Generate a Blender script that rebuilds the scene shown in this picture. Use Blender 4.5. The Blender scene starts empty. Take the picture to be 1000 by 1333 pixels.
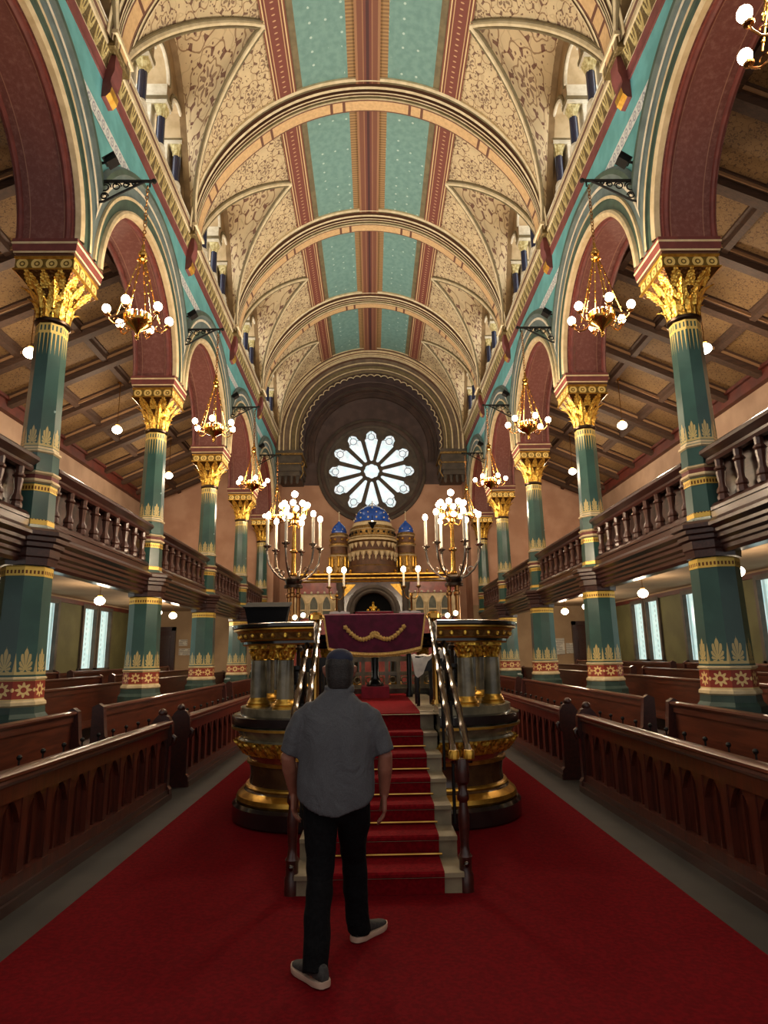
import bpy, bmesh, math, random
from math import sin, cos, pi, sqrt, atan2, radians, hypot
from mathutils import Vector, Matrix
random.seed(11)
SC = bpy.context.scene
COL = SC.collection
D = bpy.data

# ------------------------------------------------------------------ helpers
def lin(r, g, b):
    f = lambda c: (c / 255) / 12.92 if c / 255 <= .04045 else ((c / 255 + .055) / 1.055) ** 2.4
    return (f(r), f(g), f(b), 1.0)

class MB:
    """collects faces of ONE mesh object"""
    def __init__(s):
        s.v, s.f, s.m, s.uv = [], [], [], []
    def add(s, p):
        s.v.append(tuple(p)); return len(s.v) - 1
    def face(s, ids, mat=0, uv=None):
        s.f.append(tuple(ids)); s.m.append(mat); s.uv.append(uv)
    def poly(s, pts, mat=0, uv=None):
        s.face([s.add(p) for p in pts], mat, uv)
    def grid(s, P, mat=0, UV=None, cu=False, cv=False):
        n, m = len(P), len(P[0])
        ids = [[s.add(p) for p in row] for row in P]
        for i in range(n if cu else n - 1):
            i2 = (i + 1) % n
            for j in range(m if cv else m - 1):
                j2 = (j + 1) % m
                mm = mat(i, j) if callable(mat) else mat
                uv = None
                if UV:
                    uv = (UV(i, j), UV(i + 1, j), UV(i + 1, j + 1), UV(i, j + 1))
                s.face((ids[i][j], ids[i2][j], ids[i2][j2], ids[i][j2]), mm, uv)
        return ids
    def box(s, x0, x1, y0, y1, z0, z1, mat=0, M=None, uvs=1.0):
        c = [(x, y, z) for x in (x0, x1) for y in (y0, y1) for z in (z0, z1)]
        pts = c if M is None else [tuple(M @ Vector(p)) for p in c]
        b = len(s.v); s.v.extend(pts)
        for q, (a1, a2) in (((0, 1, 3, 2), (1, 2)), ((4, 6, 7, 5), (1, 2)), ((0, 4, 5, 1), (0, 2)),
                            ((2, 3, 7, 6), (0, 2)), ((0, 2, 6, 4), (0, 1)), ((1, 5, 7, 3), (0, 1))):
            s.face([b + k for k in q], mat, [(c[k][a1] * uvs, c[k][a2] * uvs) for k in q])
    def lathe(s, prof, n=16, c=(0, 0, 0), ph=0.0, mat=0, caps=True, sx=1, sy=1):
        rings = []
        for r, z in prof:
            rings.append([s.add((c[0] + sx * r * cos(ph + 2 * pi * k / n), c[1] + sy * r * sin(ph + 2 * pi * k / n), c[2] + z)) for k in range(n)])
        for i in range(len(prof) - 1):
            mm = mat[i] if isinstance(mat, (list, tuple)) else mat
            for k in range(n):
                k2 = (k + 1) % n
                s.face((rings[i][k], rings[i][k2], rings[i + 1][k2], rings[i + 1][k]), mm,
                       ((k, prof[i][1]), (k + 1, prof[i][1]), (k + 1, prof[i + 1][1]), (k, prof[i + 1][1])))
        if caps:
            m0 = mat[0] if isinstance(mat, (list, tuple)) else mat
            m1 = mat[-1] if isinstance(mat, (list, tuple)) else mat
            s.face(rings[0][::-1], m0); s.face(rings[-1], m1)
    def tube(s, pts, r, n=8, mat=0, caps=True, round_caps=False):
        P = [Vector(p) for p in pts]
        R = list(r) if isinstance(r, (list, tuple)) else [r] * len(P)
        if round_caps:
            t0 = (P[0] - P[1]).normalized(); t1 = (P[-1] - P[-2]).normalized()
            a, b = [], []
            for q in (.25, .6, .9):
                a.append((P[0] + t0 * R[0] * sin(q * pi / 2), R[0] * cos(q * pi / 2)))
                b.append((P[-1] + t1 * R[-1] * sin(q * pi / 2), R[-1] * cos(q * pi / 2)))
            P = [x[0] for x in a[::-1]] + P + [x[0] for x in b]
            R = [x[1] for x in a[::-1]] + R + [x[1] for x in b]
        up = Vector((0, 0, 1))
        rings = []; prev = None
        for i, p in enumerate(P):
            t = (P[min(i + 1, len(P) - 1)] - P[max(i - 1, 0)])
            if t.length < 1e-9: t = Vector((0, 0, 1))
            t.normalize()
            if prev is None:
                a = t.cross(up)
                if a.length < .05: a = t.cross(Vector((0, 1, 0)))
            else:
                a = prev - t * prev.dot(t)
                if a.length < 1e-6: a = t.cross(up)
            a.normalize(); prev = a; b = t.cross(a)
            rings.append([s.add(p + (a * cos(2 * pi * k / n) + b * sin(2 * pi * k / n)) * R[i]) for k in range(n)])
        L = 0
        for i in range(len(P) - 1):
            L2 = L + (P[i + 1] - P[i]).length
            for k in range(n):
                k2 = (k + 1) % n
                s.face((rings[i][k], rings[i][k2], rings[i + 1][k2], rings[i + 1][k]), mat,
                       ((L, k / n), (L, (k + 1) / n), (L2, (k + 1) / n), (L2, k / n)))
            L = L2
        if caps:
            s.face(rings[0][::-1], mat); s.face(rings[-1], mat)
    def sphere(s, c, r, nu=12, nv=8, mat=0, sc=(1, 1, 1)):
        prof = [(max(1e-4, r * sin(pi * j / nv)), -r * cos(pi * j / nv)) for j in range(nv + 1)]
        b = len(s.v)
        s.lathe(prof, nu, (0, 0, 0), 0, mat, caps=False)
        for i in range(b, len(s.v)):
            x, y, z = s.v[i]; s.v[i] = (c[0] + x * sc[0], c[1] + y * sc[1], c[2] + z * sc[2])
    def sweep(s, path, prof, mat=0, closed=False, capends=True):
        """path: (x,y,nx,ny) outward normal; prof: (offset,z)"""
        n = len(path)
        Ls = [0]
        for i in range(1, n + 1):
            a, b = path[i % n], path[i - 1]; Ls.append(Ls[-1] + hypot(a[0] - b[0], a[1] - b[1]))
        vl = [0]
        for i in range(1, len(prof)):
            vl.append(vl[-1] + hypot(prof[i][0] - prof[i - 1][0], prof[i][1] - prof[i - 1][1]))
        P = [[(x + nx * o, y + ny * o, z) for o, z in prof] for x, y, nx, ny in path]
        mm = (lambda i, j: mat[j]) if isinstance(mat, (list, tuple)) else mat
        ids = s.grid(P, mm, lambda i, j: (Ls[i], vl[j]), cu=closed)
        if capends and not closed:
            m0 = mat[0] if isinstance(mat, (list, tuple)) else mat
            s.face(ids[0], m0); s.face(ids[-1][::-1], m0)
    def build(s, name, mats, parent=None, angle=35, loc=None, fixn=True):
        me = D.meshes.new(name)
        me.from_pydata(s.v, [], s.f)
        if not isinstance(mats, (list, tuple)): mats = [mats]
        for m in mats: me.materials.append(m)
        me.polygons.foreach_set('material_index', s.m)
        uvl = me.uv_layers.new(name='UVMap')
        for p, uv in zip(me.polygons, s.uv):
            if uv:
                for li, t in zip(p.loop_indices, uv): uvl.data[li].uv = t
            else:
                for li in p.loop_indices:
                    v = me.vertices[me.loops[li].vertex_index].co
                    uvl.data[li].uv = (v.x + v.y, v.z)
        if fixn:
            bm = bmesh.new(); bm.from_mesh(me)
            bmesh.ops.remove_doubles(bm, verts=bm.verts, dist=1e-5)
            bmesh.ops.recalc_face_normals(bm, faces=bm.faces)
            bm.to_mesh(me); bm.free()
        if angle is not None:
            me.shade_smooth()
            me.set_sharp_from_angle(angle=radians(angle))
        o = D.objects.new(name, me); COL.objects.link(o)
        if parent: o.parent = parent
        if loc: o.location = loc
        return o

def empty(name, loc=(0, 0, 0), rz=0, label=None, cat=None, group=None):
    o = D.objects.new(name, None); COL.objects.link(o)
    o.empty_display_size = .1; o.location = loc; o.rotation_euler = (0, 0, rz)
    return tag(o, label, cat, group)
def tag(o, label=None, cat=None, group=None, kind=None):
    if label: o['label'] = label
    if cat: o['category'] = cat
    if group: o['group'] = group
    if kind: o['kind'] = kind
    return o
def struct(o):
    o['kind'] = 'structure'; return o
def kids(o): return [c for c in D.objects if c.parent == o]
KIDS = {}
def copy_tree(o, parent=None):
    c = o.copy(); COL.objects.link(c)
    if parent: c.parent = parent
    if o.name not in KIDS: KIDS[o.name] = kids(o)
    for ch in KIDS[o.name]: copy_tree(ch, c)
    return c
def repeat(proto, first, loc, rz, label, scale=None):
    """the first time moves proto itself, later a copy"""
    o = proto if first else copy_tree(proto)
    o.location = loc; o.rotation_euler = (0, 0, rz); o['label'] = label
    if scale: o.scale = scale
    return o

# ------------------------------------------------------------------ node expressions
class X:
    def __init__(s, nt, sk): s.nt, s.sk = nt, sk
    def _m(s, op, *a, clamp=False):
        n = s.nt.nodes.new('ShaderNodeMath'); n.operation = op; n.use_clamp = clamp
        for i, q in enumerate((s,) + a):
            if isinstance(q, X): s.nt.links.new(q.sk, n.inputs[i])
            else: n.inputs[i].default_value = q
        return X(s.nt, n.outputs[0])
    def __add__(s, o): return s._m('ADD', o)
    __radd__ = __add__
    def __sub__(s, o): return s._m('SUBTRACT', o)
    def __rsub__(s, o): return (s * -1) + o
    def __mul__(s, o): return s._m('MULTIPLY', o)
    __rmul__ = __mul__
    def __truediv__(s, o): return s._m('DIVIDE', o)
    def lt(s, o): return s._m('LESS_THAN', o)
    def gt(s, o): return s._m('GREATER_THAN', o)
    def max(s, o): return s._m('MAXIMUM', o)
    def min(s, o): return s._m('MINIMUM', o)
    def abs(s): return s._m('ABSOLUTE')
    def fract(s): return s._m('FRACT')
    def floor(s): return s._m('FLOOR')
    def sqrt(s): return s._m('SQRT')
    def sin(s): return s._m('SINE')
    def cos(s): return s._m('COSINE')
    def atan2(s, o): return s._m('ARCTAN2', o)
    def pow(s, o): return s._m('POWER', o)
    def clamp(s): return s._m('ADD', 0.0, clamp=True)
    def smooth(s, a, b):
        n = s.nt.nodes.new('ShaderNodeMapRange'); n.interpolation_type = 'SMOOTHSTEP'
        s.nt.links.new(s.sk, n.inputs[0]); n.inputs[1].default_value = a; n.inputs[2].default_value = b
        return X(s.nt, n.outputs[0])
class NT:
    def __init__(s, nt): s.nt = nt; s._uv = None; s._tc = None
    def tc(s, w):
        if s._tc is None: s._tc = s.nt.nodes.new('ShaderNodeTexCoord')
        return s._tc.outputs[w]
    def uv(s):
        if s._uv is None:
            n = s.nt.nodes.new('ShaderNodeSeparateXYZ'); s.nt.links.new(s.tc('UV'), n.inputs[0])
            s._uv = (X(s.nt, n.outputs[0]), X(s.nt, n.outputs[1]))
        return s._uv
    def vec(s, x, y, z=0.0):
        n = s.nt.nodes.new('ShaderNodeCombineXYZ')
        for i, q in enumerate((x, y, z)):
            if isinstance(q, X): s.nt.links.new(q.sk, n.inputs[i])
            else: n.inputs[i].default_value = q
        return n.outputs[0]
    def obj(s, sc=(1, 1, 1)):
        n = s.nt.nodes.new('ShaderNodeMapping'); s.nt.links.new(s.tc('Object'), n.inputs[0]); n.inputs['Scale'].default_value = sc
        return n.outputs[0]
    def noise(s, v, scale=5, detail=3, rough=.5, dist=0.0):
        n = s.nt.nodes.new('ShaderNodeTexNoise'); s.nt.links.new(v, n.inputs['Vector'])
        n.inputs['Scale'].default_value = scale; n.inputs['Detail'].default_value = detail
        n.inputs['Roughness'].default_value = rough; n.inputs['Distortion'].default_value = dist
        return X(s.nt, n.outputs[0])
    def voro(s, v, scale=5, feature='F1', rnd=1.0):
        n = s.nt.nodes.new('ShaderNodeTexVoronoi'); n.feature = feature
        s.nt.links.new(v, n.inputs['Vector']); n.inputs['Scale'].default_value = scale
        n.inputs['Randomness'].default_value = rnd
        return X(s.nt, n.outputs['Distance'])
    def mix(s, f, a, b):
        n = s.nt.nodes.new('ShaderNodeMix'); n.data_type = 'RGBA'
        for i, q in ((0, f), (6, a), (7, b)):
            if isinstance(q, X): s.nt.links.new(q.sk, n.inputs[i])
            elif hasattr(q, 'is_output'): s.nt.links.new(q, n.inputs[i])
            else: n.inputs[i].default_value = q
        return n.outputs[2]
    def ramp(s, f, stops, const=True):
        n = s.nt.nodes.new('ShaderNodeValToRGB'); s.nt.links.new(f.sk, n.inputs[0])
        cr = n.color_ramp; cr.interpolation = 'CONSTANT' if const else 'LINEAR'
        while len(cr.elements) > 1: cr.elements.remove(cr.elements[-1])
        cr.elements[0].position = stops[0][0]; cr.elements[0].color = stops[0][1]
        for p, c in stops[1:]:
            e = cr.elements.new(p); e.color = c
        return n.outputs[0]
def M(name, base, rough=.5, metal=0.0, bump=None, emit=None, estr=1.0, spec=.5, coat=0.0, trans=0.0):
    m = D.materials.new(name); m.use_nodes = True
    nt = m.node_tree; b = nt.nodes['Principled BSDF']; N = NT(nt)
    def setv(k, q):
        if callable(q): q = q(N)
        if isinstance(q, X): nt.links.new(q.sk, b.inputs[k])
        elif hasattr(q, 'is_output'): nt.links.new(q, b.inputs[k])
        else: b.inputs[k].default_value = q
    setv('Base Color', base); setv('Roughness', rough); setv('Metallic', metal)
    b.inputs['Specular IOR Level'].default_value = spec
    b.inputs['Coat Weight'].default_value = coat; b.inputs['Coat Roughness'].default_value = .15
    if trans: b.inputs['Transmission Weight'].default_value = trans
    if emit is not None:
        setv('Emission Color', emit); b.inputs['Emission Strength'].default_value = estr
    if bump:
        h, st, di = bump(N)
        n = nt.nodes.new('ShaderNodeBump'); n.inputs['Strength'].default_value = st; n.inputs['Distance'].default_value = di
        nt.links.new(h.sk, n.inputs['Height']); nt.links.new(n.outputs[0], b.inputs['Normal'])
    return m
# ------------------------------------------------------------------ materials
def two(c1, c2, scale=4, detail=4, sc=(1, 1, 1), lo=.35, hi=.65):
    return lambda N: N.mix(N.noise(N.obj(sc), scale, detail).smooth(lo, hi), lin(*c1), lin(*c2))
def nb(scale, st, di, sc=(1, 1, 1), detail=3):
    return lambda N: (N.noise(N.obj(sc), scale, detail), st, di)

def scroll(base, dark, mid, cell=.62):
    """painted arabesque: rosettes, vine rings and leaf sprigs on a plain ground"""
    def f(N):
        u, v = N.uv()
        w1 = N.noise(N.vec(u, v), 5.5 / cell, 2); w2 = N.noise(N.vec(v + 7.3, u), 5.5 / cell, 2)
        uu = u + (w1 - .5) * cell * .07; vv = v + (w2 - .5) * cell * .07
        def ros(ou, ov, n, R):
            a = (uu / cell + ou).fract() - .5; b = (vv / cell + ov).fract() - .5
            r = (a * a + b * b).sqrt(); t = a.atan2(b)
            c = (t * n).cos()
            k = (r - (R * .55 + c * .02)).abs().lt(.010)
            k = k.max((r - (R + c * R * .10)).abs().lt(.011))
            pet = r.lt(c * R * .16 + R * .30) * r.gt(R * .14)
            leaf = ((t * n * .5).cos().abs().lt(.34)) * (r.gt(R * .66)) * (r.lt(R * .93))
            return k, pet, leaf
        k1, p1, l1 = ros(0, 0, 8, .34); k2, p2, l2 = ros(.5, .5, 6, .30)
        spr = N.voro(N.vec(u, v), 15 / cell).lt(.25) * N.noise(N.vec(u, v), 4.5 / cell, 1).gt(.42)
        vine = (N.noise(N.vec(u, v), 3.2 / cell, 1) - .5).abs().lt(.012)
        c = N.mix(N.noise(N.vec(u, v), 2.2, 4).smooth(.3, .7), lin(*base), lin(*[k * .93 for k in base]))
        c = N.mix((vine * .3).max(k1).max(k2) * .75, c, lin(*mid))
        c = N.mix(l1.max(l2).max(spr) * .85, c, lin(*dark))
        return N.mix(p1.max(p2) * .7, c, lin(*dark))
    return f
def mottled_stripes(stops):
    return lambda N: N.mix(N.noise(N.obj(), 16, 5, .7).smooth(.42, .75) * .35, N.ramp(N.uv()[1], [(p, lin(*c)) for p, c in stops]), lin(168, 128, 116))
def stripes(stops, axis=1, jit=None):
    def f(N):
        q = N.uv()[axis]
        return N.ramp(q, [(p, lin(*c)) for p, c in stops])
    return f

M_scroll = M('vault_painted_scroll', scroll((212, 186, 142), (92, 52, 36), (126, 88, 54), 1.1), .75)
M_scroll2 = M('vault_painted_scroll_light', scroll((220, 194, 150), (98, 48, 38), (128, 88, 56), 1.35), .75)
def tealpanel(N):
    u, v = N.uv()
    a = (u / .33).fract() - .5; b = (v / .33).fract() - .5
    r = (a * a + b * b).sqrt(); dot = r.lt(.085) * N.noise(N.vec(u, v), 1.3, 2).gt(.5)
    dmg = N.noise(N.vec(u, v), 3.2, 5, .7).gt(.715)
    c = N.mix(N.noise(N.vec(u, v), 7, 5).smooth(.3, .7), lin(116, 150, 138), lin(102, 136, 126))
    c = N.mix(dot * .6, c, lin(205, 220, 205))
    return N.mix(dmg, c, lin(222, 222, 205))
M_tealpanel = M('vault_teal_panel', tealpanel, .7)
def ochre_edge(N):
    u, v = N.uv()
    k = (u / .085).fract().lt(.5)
    return N.mix(k, lin(162, 126, 78), lin(128, 94, 58))
M_ochre = M('vault_ochre_fret', ochre_edge, .7)
def redband(N):
    u, v = N.uv()
    a = (u / .13).fract() - .5
    d = (a * a + ((v - .5) * 3.2).pow(2) * .25).sqrt()
    c = N.ramp(v, [(0, lin(120, 66, 44)), (.07, lin(214, 184, 132)), (.12, lin(110, 50, 34)), (.2, lin(196, 158, 110)), (.24, lin(118, 58, 42)),
                   (.76, lin(196, 158, 110)), (.8, lin(110, 50, 34)), (.88, lin(214, 184, 132)), (.93, lin(120, 66, 44))])
    return N.mix(d.lt(.12), c, lin(196, 150, 108))
M_redband = M('vault_red_band', redband, .65)
M_centre = M('vault_centre_rib', stripes([(0, (150, 106, 70)), (.10, (118, 70, 48)), (.3, (150, 104, 70)), (.34, (108, 58, 44)), (.44, (70, 36, 30)), (.56, (108, 58, 44)), (.66, (150, 104, 70)), (.7, (118, 70, 48)), (.9, (150, 106, 70))]), .65)
M_cream = M('cream_paint', two((224, 204, 164), (206, 184, 142), 6), .6)
M_ltstone = M('pale_stone_paint', two((232, 222, 200), (214, 202, 176), 8), .6)
M_brownline = M('brown_line_paint', lin(92, 58, 38), .6)
M_tan = M('tan_panel_paint', two((206, 168, 116), (190, 150, 100), 12), .65)
M_archsoffit = M('clerestory_soffit_tan', two((206, 182, 142), (190, 164, 124), 5), .7)
M_lunette = M('lunette_wall_brown', two((150, 122, 84), (128, 102, 68), 4), .7)
M_olive = M('olive_moulding_paint', two((120, 104, 70), (104, 90, 60), 6), .6)
def ribpanel(N):
    u, v = N.uv()          # u = arc length, v across 0..1
    q = (u / 1.86).fract()
    ln = ((q - .06).abs().lt(.018)).max((q - .22).abs().lt(.018))
    c = N.mix(N.noise(N.obj(), 14, 3).smooth(.3, .7), lin(212, 172, 120), lin(196, 156, 106))
    e = (v - .5).abs().gt(.40)
    return N.mix(ln.max(e), c, lin(104, 62, 42))
M_ribpanel = M('rib_soffit_panels', ribpanel, .65)
M_frieze2 = M('pale_gilt_capital', two((226, 212, 160), (176, 156, 96), 16), .5, .25, bump=nb(24, .6, .03))
M_teal = M('spandrel_teal', two((108, 178, 178), (94, 160, 160), 3), .7)
def whitestrip(N):
    u, v = N.uv()
    a = (u / .17).fract() - .5; b = v - .5
    r = (a * a + b * b * .8).sqrt()
    k = ((r - .27).abs().lt(.06)).max(r.lt(.1)).max((N.noise(N.vec(u, v * .2), 30, 2).gt(.62)))
    return N.mix(k * .7, lin(222, 224, 218), lin(120, 120, 140))
M_strip = M('white_ornament_band', whitestrip, .7)
M_maroon = M('arch_maroon', two((112, 60, 54), (96, 50, 46), 5, 5), .6)
M_soffit = M('arch_soffit_maroon', mottled_stripes([(0, (104, 46, 42)), (.06, (140, 66, 56)), (.10, (92, 40, 38)), (.2, (150, 104, 84)), (.215, (112, 62, 56)), (.76, (152, 108, 90)), (.775, (104, 56, 50)), (.88, (140, 84, 66)), (.9, (96, 50, 46))]), .6,
             bump=nb(30, .3, .01))
M_green_d = M('arch_green', two((70, 92, 78), (58, 78, 68), 5), .55)
M_greyteal = M('arch_grey_teal', two((108, 124, 122), (92, 108, 108), 5), .6)
M_cornred = M('cornice_red', two((122, 60, 54), (104, 50, 46), 5), .6)
def gilt(N):
    n = N.noise(N.obj(), 26, 3, .6)
    return N.mix(n.smooth(.34, .58), lin(150, 96, 22), lin(250, 206, 88))
M_gilt2 = M('gilded_leafwork', gilt, .38, .85, bump=lambda N: (N.voro(N.obj(), 22) + N.noise(N.obj(), 30, 2) * .5, .7, .02))
def acanthus(N):
    u, v = N.uv()
    row = (v * 3).floor(); b = (v * 3).fract()
    a = ((u * 1.5 + row * .5).fract() - .5).abs()
    edge = .47 - b * b * .40
    serr = ((b * 34).sin()) * .03
    leaf = a.lt(edge + serr); vein = a.lt(.03)
    rib = ((a * 3 + b * 1.4) * 5.0).fract().lt(.2)
    c = N.mix(N.noise(N.obj(), 20, 3).smooth(.34, .6), lin(206, 146, 46), lin(255, 216, 104))
    c = N.mix((rib * .55).max(vein * .6), c, lin(120, 74, 20))
    return N.mix(leaf, lin(84, 52, 16), c)
M_gilt = M('gilded_acanthus_capital', acanthus, .36, .8, bump=lambda N: (N.voro(N.obj(), 26) + N.noise(N.obj(), 30, 2) * .4, .55, .02))
M_gold = M('gold_paint', two((226, 178, 80), (190, 140, 54), 9), .32, .85)
M_dullgold = M('dull_gold', two((176, 142, 84), (128, 98, 52), 14), .42, .7, bump=nb(40, .5, .02))
def friezegold(N):
    u, v = N.uv()
    a = (u / .24).fract() - .5
    r = (a * a + ((v - .55) * 1.1).pow(2)).sqrt()
    leaf = (r - .30).abs().lt(.07).max((a.abs()).lt(.05)).max(r.lt(.12))
    return N.mix(leaf, lin(112, 92, 54), lin(206, 184, 122))
M_frieze = M('cornice_gilt_frieze', friezegold, .42, .45, bump=lambda N: ((( N.uv()[0] / .24).fract() - .5).abs() * 2 + N.noise(N.obj(), 18, 3), .8, .05))
M_colgreen = M('column_green', two((54, 92, 86), (46, 80, 76), 2.5), .3, coat=.25)
M_colgreen_dk = M('plinth_green', two((62, 84, 76), (50, 70, 64), 3), .45)
def palmettes(z0, h, ztop=None):
    def f(N):
        u, v = N.uv()
        a = u.fract() - .5; b = (v - z0) / h
        # fan of petals
        bb = (b - .18); rr = ((a * 1.15).pow(2) + (bb * .62).pow(2)).sqrt(); t = (a * 1.15).atan2(bb)
        fan = rr.lt((t * 13).cos() * .035 + .43 - t.abs() * .075) * (t.abs().lt(2.3)) * bb.gt(-.16)
        gap = ((t * 13 + 3.1416).cos().gt(.86)) * rr.gt(.12)
        tip = (a.abs()).lt((1.02 - b) * .07) * b.gt(.5) * b.lt(1.02)
        side = ((a.abs() - .5).abs()).lt((.78 - b) * .16) * b.lt(.76)
        base = (b.gt(0.0)) * (b.lt(.10))
        m = (fan * (1 - gap)).max(tip).max(side).max(base) * b.gt(0.0)
        c = N.mix(N.noise(N.obj(), 2.5, 4).smooth(.35, .65), lin(54, 92, 86), lin(46, 80, 76))
        chip = N.noise(N.obj((1, 1, .6)), 8, 3).gt(.735)
        c = N.mix(chip * v.gt(4.5), c, lin(150, 180, 180))
        c = N.mix(m, c, lin(198, 178, 118))
        if ztop:
            k = (ztop - v)             # hanging pointed stripes under the neck
            w = (u * 3).fract() - .5
            st = w.abs().lt(.30 - k * .62) * k.gt(.16) * k.lt(.5)
            bandt = k.lt(.16); dots = ((u * 3).fract() - .5).abs().lt(.22) * k.gt(.04) * k.lt(.12)
            c = N.mix(st.max(bandt * (1 - dots)), c, lin(226, 196, 112))
        return c
    return f
M_shaft_lo = M('column_lower_green_palmettes', palmettes(1.49, .34), .32, coat=.25)
M_shaft_up = M('column_upper_green_palmettes', palmettes(4.43, .30, 6.22), .3, coat=.25)
def floral(N):
    u, v = N.uv()
    a = u.fract() - .5; b = (v - 1.31) / .23
    r = ((a * 1.05).pow(2) + b * b).sqrt(); t = (a * 1.05).atan2(b)
    fl = r.lt((t * 8).cos() * .085 + .32) * r.gt(.14)
    side = ((a.abs() - .5).pow(2) + (b * .8).pow(2)).sqrt().lt(.085)
    c = N.mix(fl.max(side), lin(150, 52, 34), lin(238, 206, 140))
    return N.mix(b.abs().gt(.46), c, lin(226, 200, 130))
M_floral = M('column_red_flower_band', floral, .4)
def goldband(N):
    u, v = N.uv()
    d = ((u * 5).fract() - .5).abs().lt(.26) * (((v * 1) / .1).fract() - .5).abs().lt(.22)
    return N.mix(d, lin(232, 196, 96), lin(110, 60, 20))
M_goldband = M('column_gold_bead_band', goldband, .35, .35)
def eggs(N):
    u, v = N.uv()
    a = (u * 4).fract() - .5; b = (v - 6.99) / .2
    r = (a * a + b * b).sqrt()
    return N.mix(((r - .3).abs().lt(.1)).max(r.lt(.1)), lin(120, 96, 40), lin(244, 214, 130))
M_eggs = M('capital_rosette_band', eggs, .4, .4, bump=lambda N: (((N.uv()[0] * 4).fract() - .5).abs(), .7, .03))
def woodm(c1, c2, axis=(1, 1, 9), scale=5):
    return lambda N: N.mix(N.noise(N.obj(axis), scale, 5, .6, .6).smooth(.3, .7), lin(*c1), lin(*c2))
M_dkwood = M('gallery_dark_wood', woodm((74, 44, 38), (52, 30, 27), (6, .6, 6)), .3, coat=.4)
M_baluster = M('baluster_wood', woodm((92, 58, 48), (70, 44, 36), (6, 6, .8)), .34, coat=.3)
M_pew = M('pew_wood', woodm((96, 42, 26), (66, 28, 18), (5, 5, .5)), .38, coat=.25)
M_pewh = M('pew_wood_horizontal', woodm((104, 52, 34), (74, 36, 24), (5, .4, 5)), .34, coat=.35)
M_pewdk = M('pew_wood_dark', woodm((70, 30, 22), (48, 20, 16), (5, .5, 5)), .35, coat=.35)
M_beam = M('aisle_beam_wood', woodm((78, 54, 40), (56, 39, 29), (.6, 5, 5)), .7)
M_tanline = M('tan_line_paint', lin(150, 116, 84), .6)
M_plate = M('aisle_wall_plate_red', two((98, 42, 32), (78, 34, 28), 3), .5)
M_aislepanel = M('aisle_ceiling_panel', scroll((126, 98, 62), (78, 54, 32), (98, 72, 42), .6), .75)
M_carpet = M('red_carpet_pile', two((112, 5, 16), (94, 3, 12), 40, 4), .95, spec=.1, bump=nb(400, .4, .006))
M_carpet_st = M('red_stair_carpet', two((126, 12, 22), (104, 8, 16), 40, 4), .95, spec=.1, bump=nb(400, .4, .006))
M_floor = M('dark_grey_floor', two((54, 51, 48), (44, 42, 40), 3), .55)
M_pink = M('pinkish_plaster', two((176, 146, 122), (158, 128, 106), 1.2, 5), .8)
M_pinkend_lit = M('pink_end_plaster_painted_lit', two((206, 164, 138), (190, 146, 120), 1.2, 5), .8)  # pinkish plaster, colour lightened to stand in for light on the end wall
M_arkbrown = M('ark_painted_brown', two((112, 76, 52), (84, 56, 40), 6), .6)
M_archbrown_lit = M('arch_brown_painted_lit', two((124, 104, 84), (104, 86, 70), 3), .65)  # brown made paler to paint in the light on the outer arch orders
M_beige = M('beige_plaster', two((176, 148, 116), (160, 132, 102), 1.2, 5), .8)
M_olivewall = M('olive_wall_paint', two((106, 104, 66), (94, 92, 58), 1.5, 4), .75)
M_greystone = M('grey_brown_stone', two((92, 82, 72), (72, 64, 58), 3, 5), .65)
M_dkbrown = M('dark_brown_paint', two((80, 60, 52), (62, 46, 40), 2, 5), .65)
M_arch_in = M('chancel_soffit_brown', two((92, 74, 70), (74, 58, 56), 2, 4), .65)
M_blackmarble = M('black_marble', two((24, 20, 20), (40, 34, 32), 6, 6), .14, coat=.4)
M_brownmarble = M('brown_marble', two((92, 62, 38), (64, 42, 26), 4, 7), .16, coat=.4)
M_greymarble = M('grey_green_marble', two((138, 128, 102), (92, 86, 68), 5, 8), .2, coat=.3)
M_stone = M('step_stone', two((150, 136, 108), (122, 108, 86), 5, 5), .45)
M_redmarble = M('red_marble', two((150, 62, 46), (118, 44, 34), 4, 7), .25, coat=.2)
M_brass = M('polished_brass', two((206, 160, 84), (176, 128, 60), 5), .2, 1.0)
M_copper = M('coppery_brass', two((200, 146, 90), (172, 118, 66), 5), .24, 1.0)
M_steel = M('polished_rail_metal', lin(92, 86, 82), .14, 1.0)
M_silver = M('tarnished_silver', lin(176, 164, 150), .25, 1.0)
M_bronze = M('dark_bronze', lin(70, 56, 46), .3, .9)
M_iron = M('black_iron', lin(26, 26, 26), .45, .6)
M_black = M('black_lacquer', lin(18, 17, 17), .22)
M_blackcloth = M('black_cloth', lin(16, 16, 17), .9, spec=.15)
M_velvet = M('burgundy_velvet', two((98, 10, 50), (78, 5, 38), 10, 4), .8)
M_velvet2 = M('crimson_velvet', two((150, 22, 44), (128, 14, 36), 10, 4), .8)
M_braid = M('gold_braid', two((232, 194, 116), (204, 160, 86), 60, 2), .45, .5, bump=nb(140, .6, .01))
M_white = M('white_cloth', two((232, 224, 212), (206, 198, 188), 9), .8)
M_paper = M('white_paper', lin(226, 222, 214), .8)
M_notice = M('notice_paper', lambda N: N.mix((((N.uv()[1]) / .045).fract().gt(.62)) * N.noise(N.obj((1, 40, 1)), 6, 2).gt(.45), lin(214, 210, 200), lin(120, 116, 112)), .8)
M_domeblue = M('blue_dome_enamel', two((44, 98, 206), (32, 78, 178), 5), .2, coat=.5)
M_star = M('dome_star_gold', lin(236, 226, 190), .3, .3)
M_candle = M('candle_white', lin(236, 226, 204), .5)
BULB = M('lit_bulb', lin(255, 240, 214), .5, emit=(1.0, .80, .55, 1), estr=16)
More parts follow.
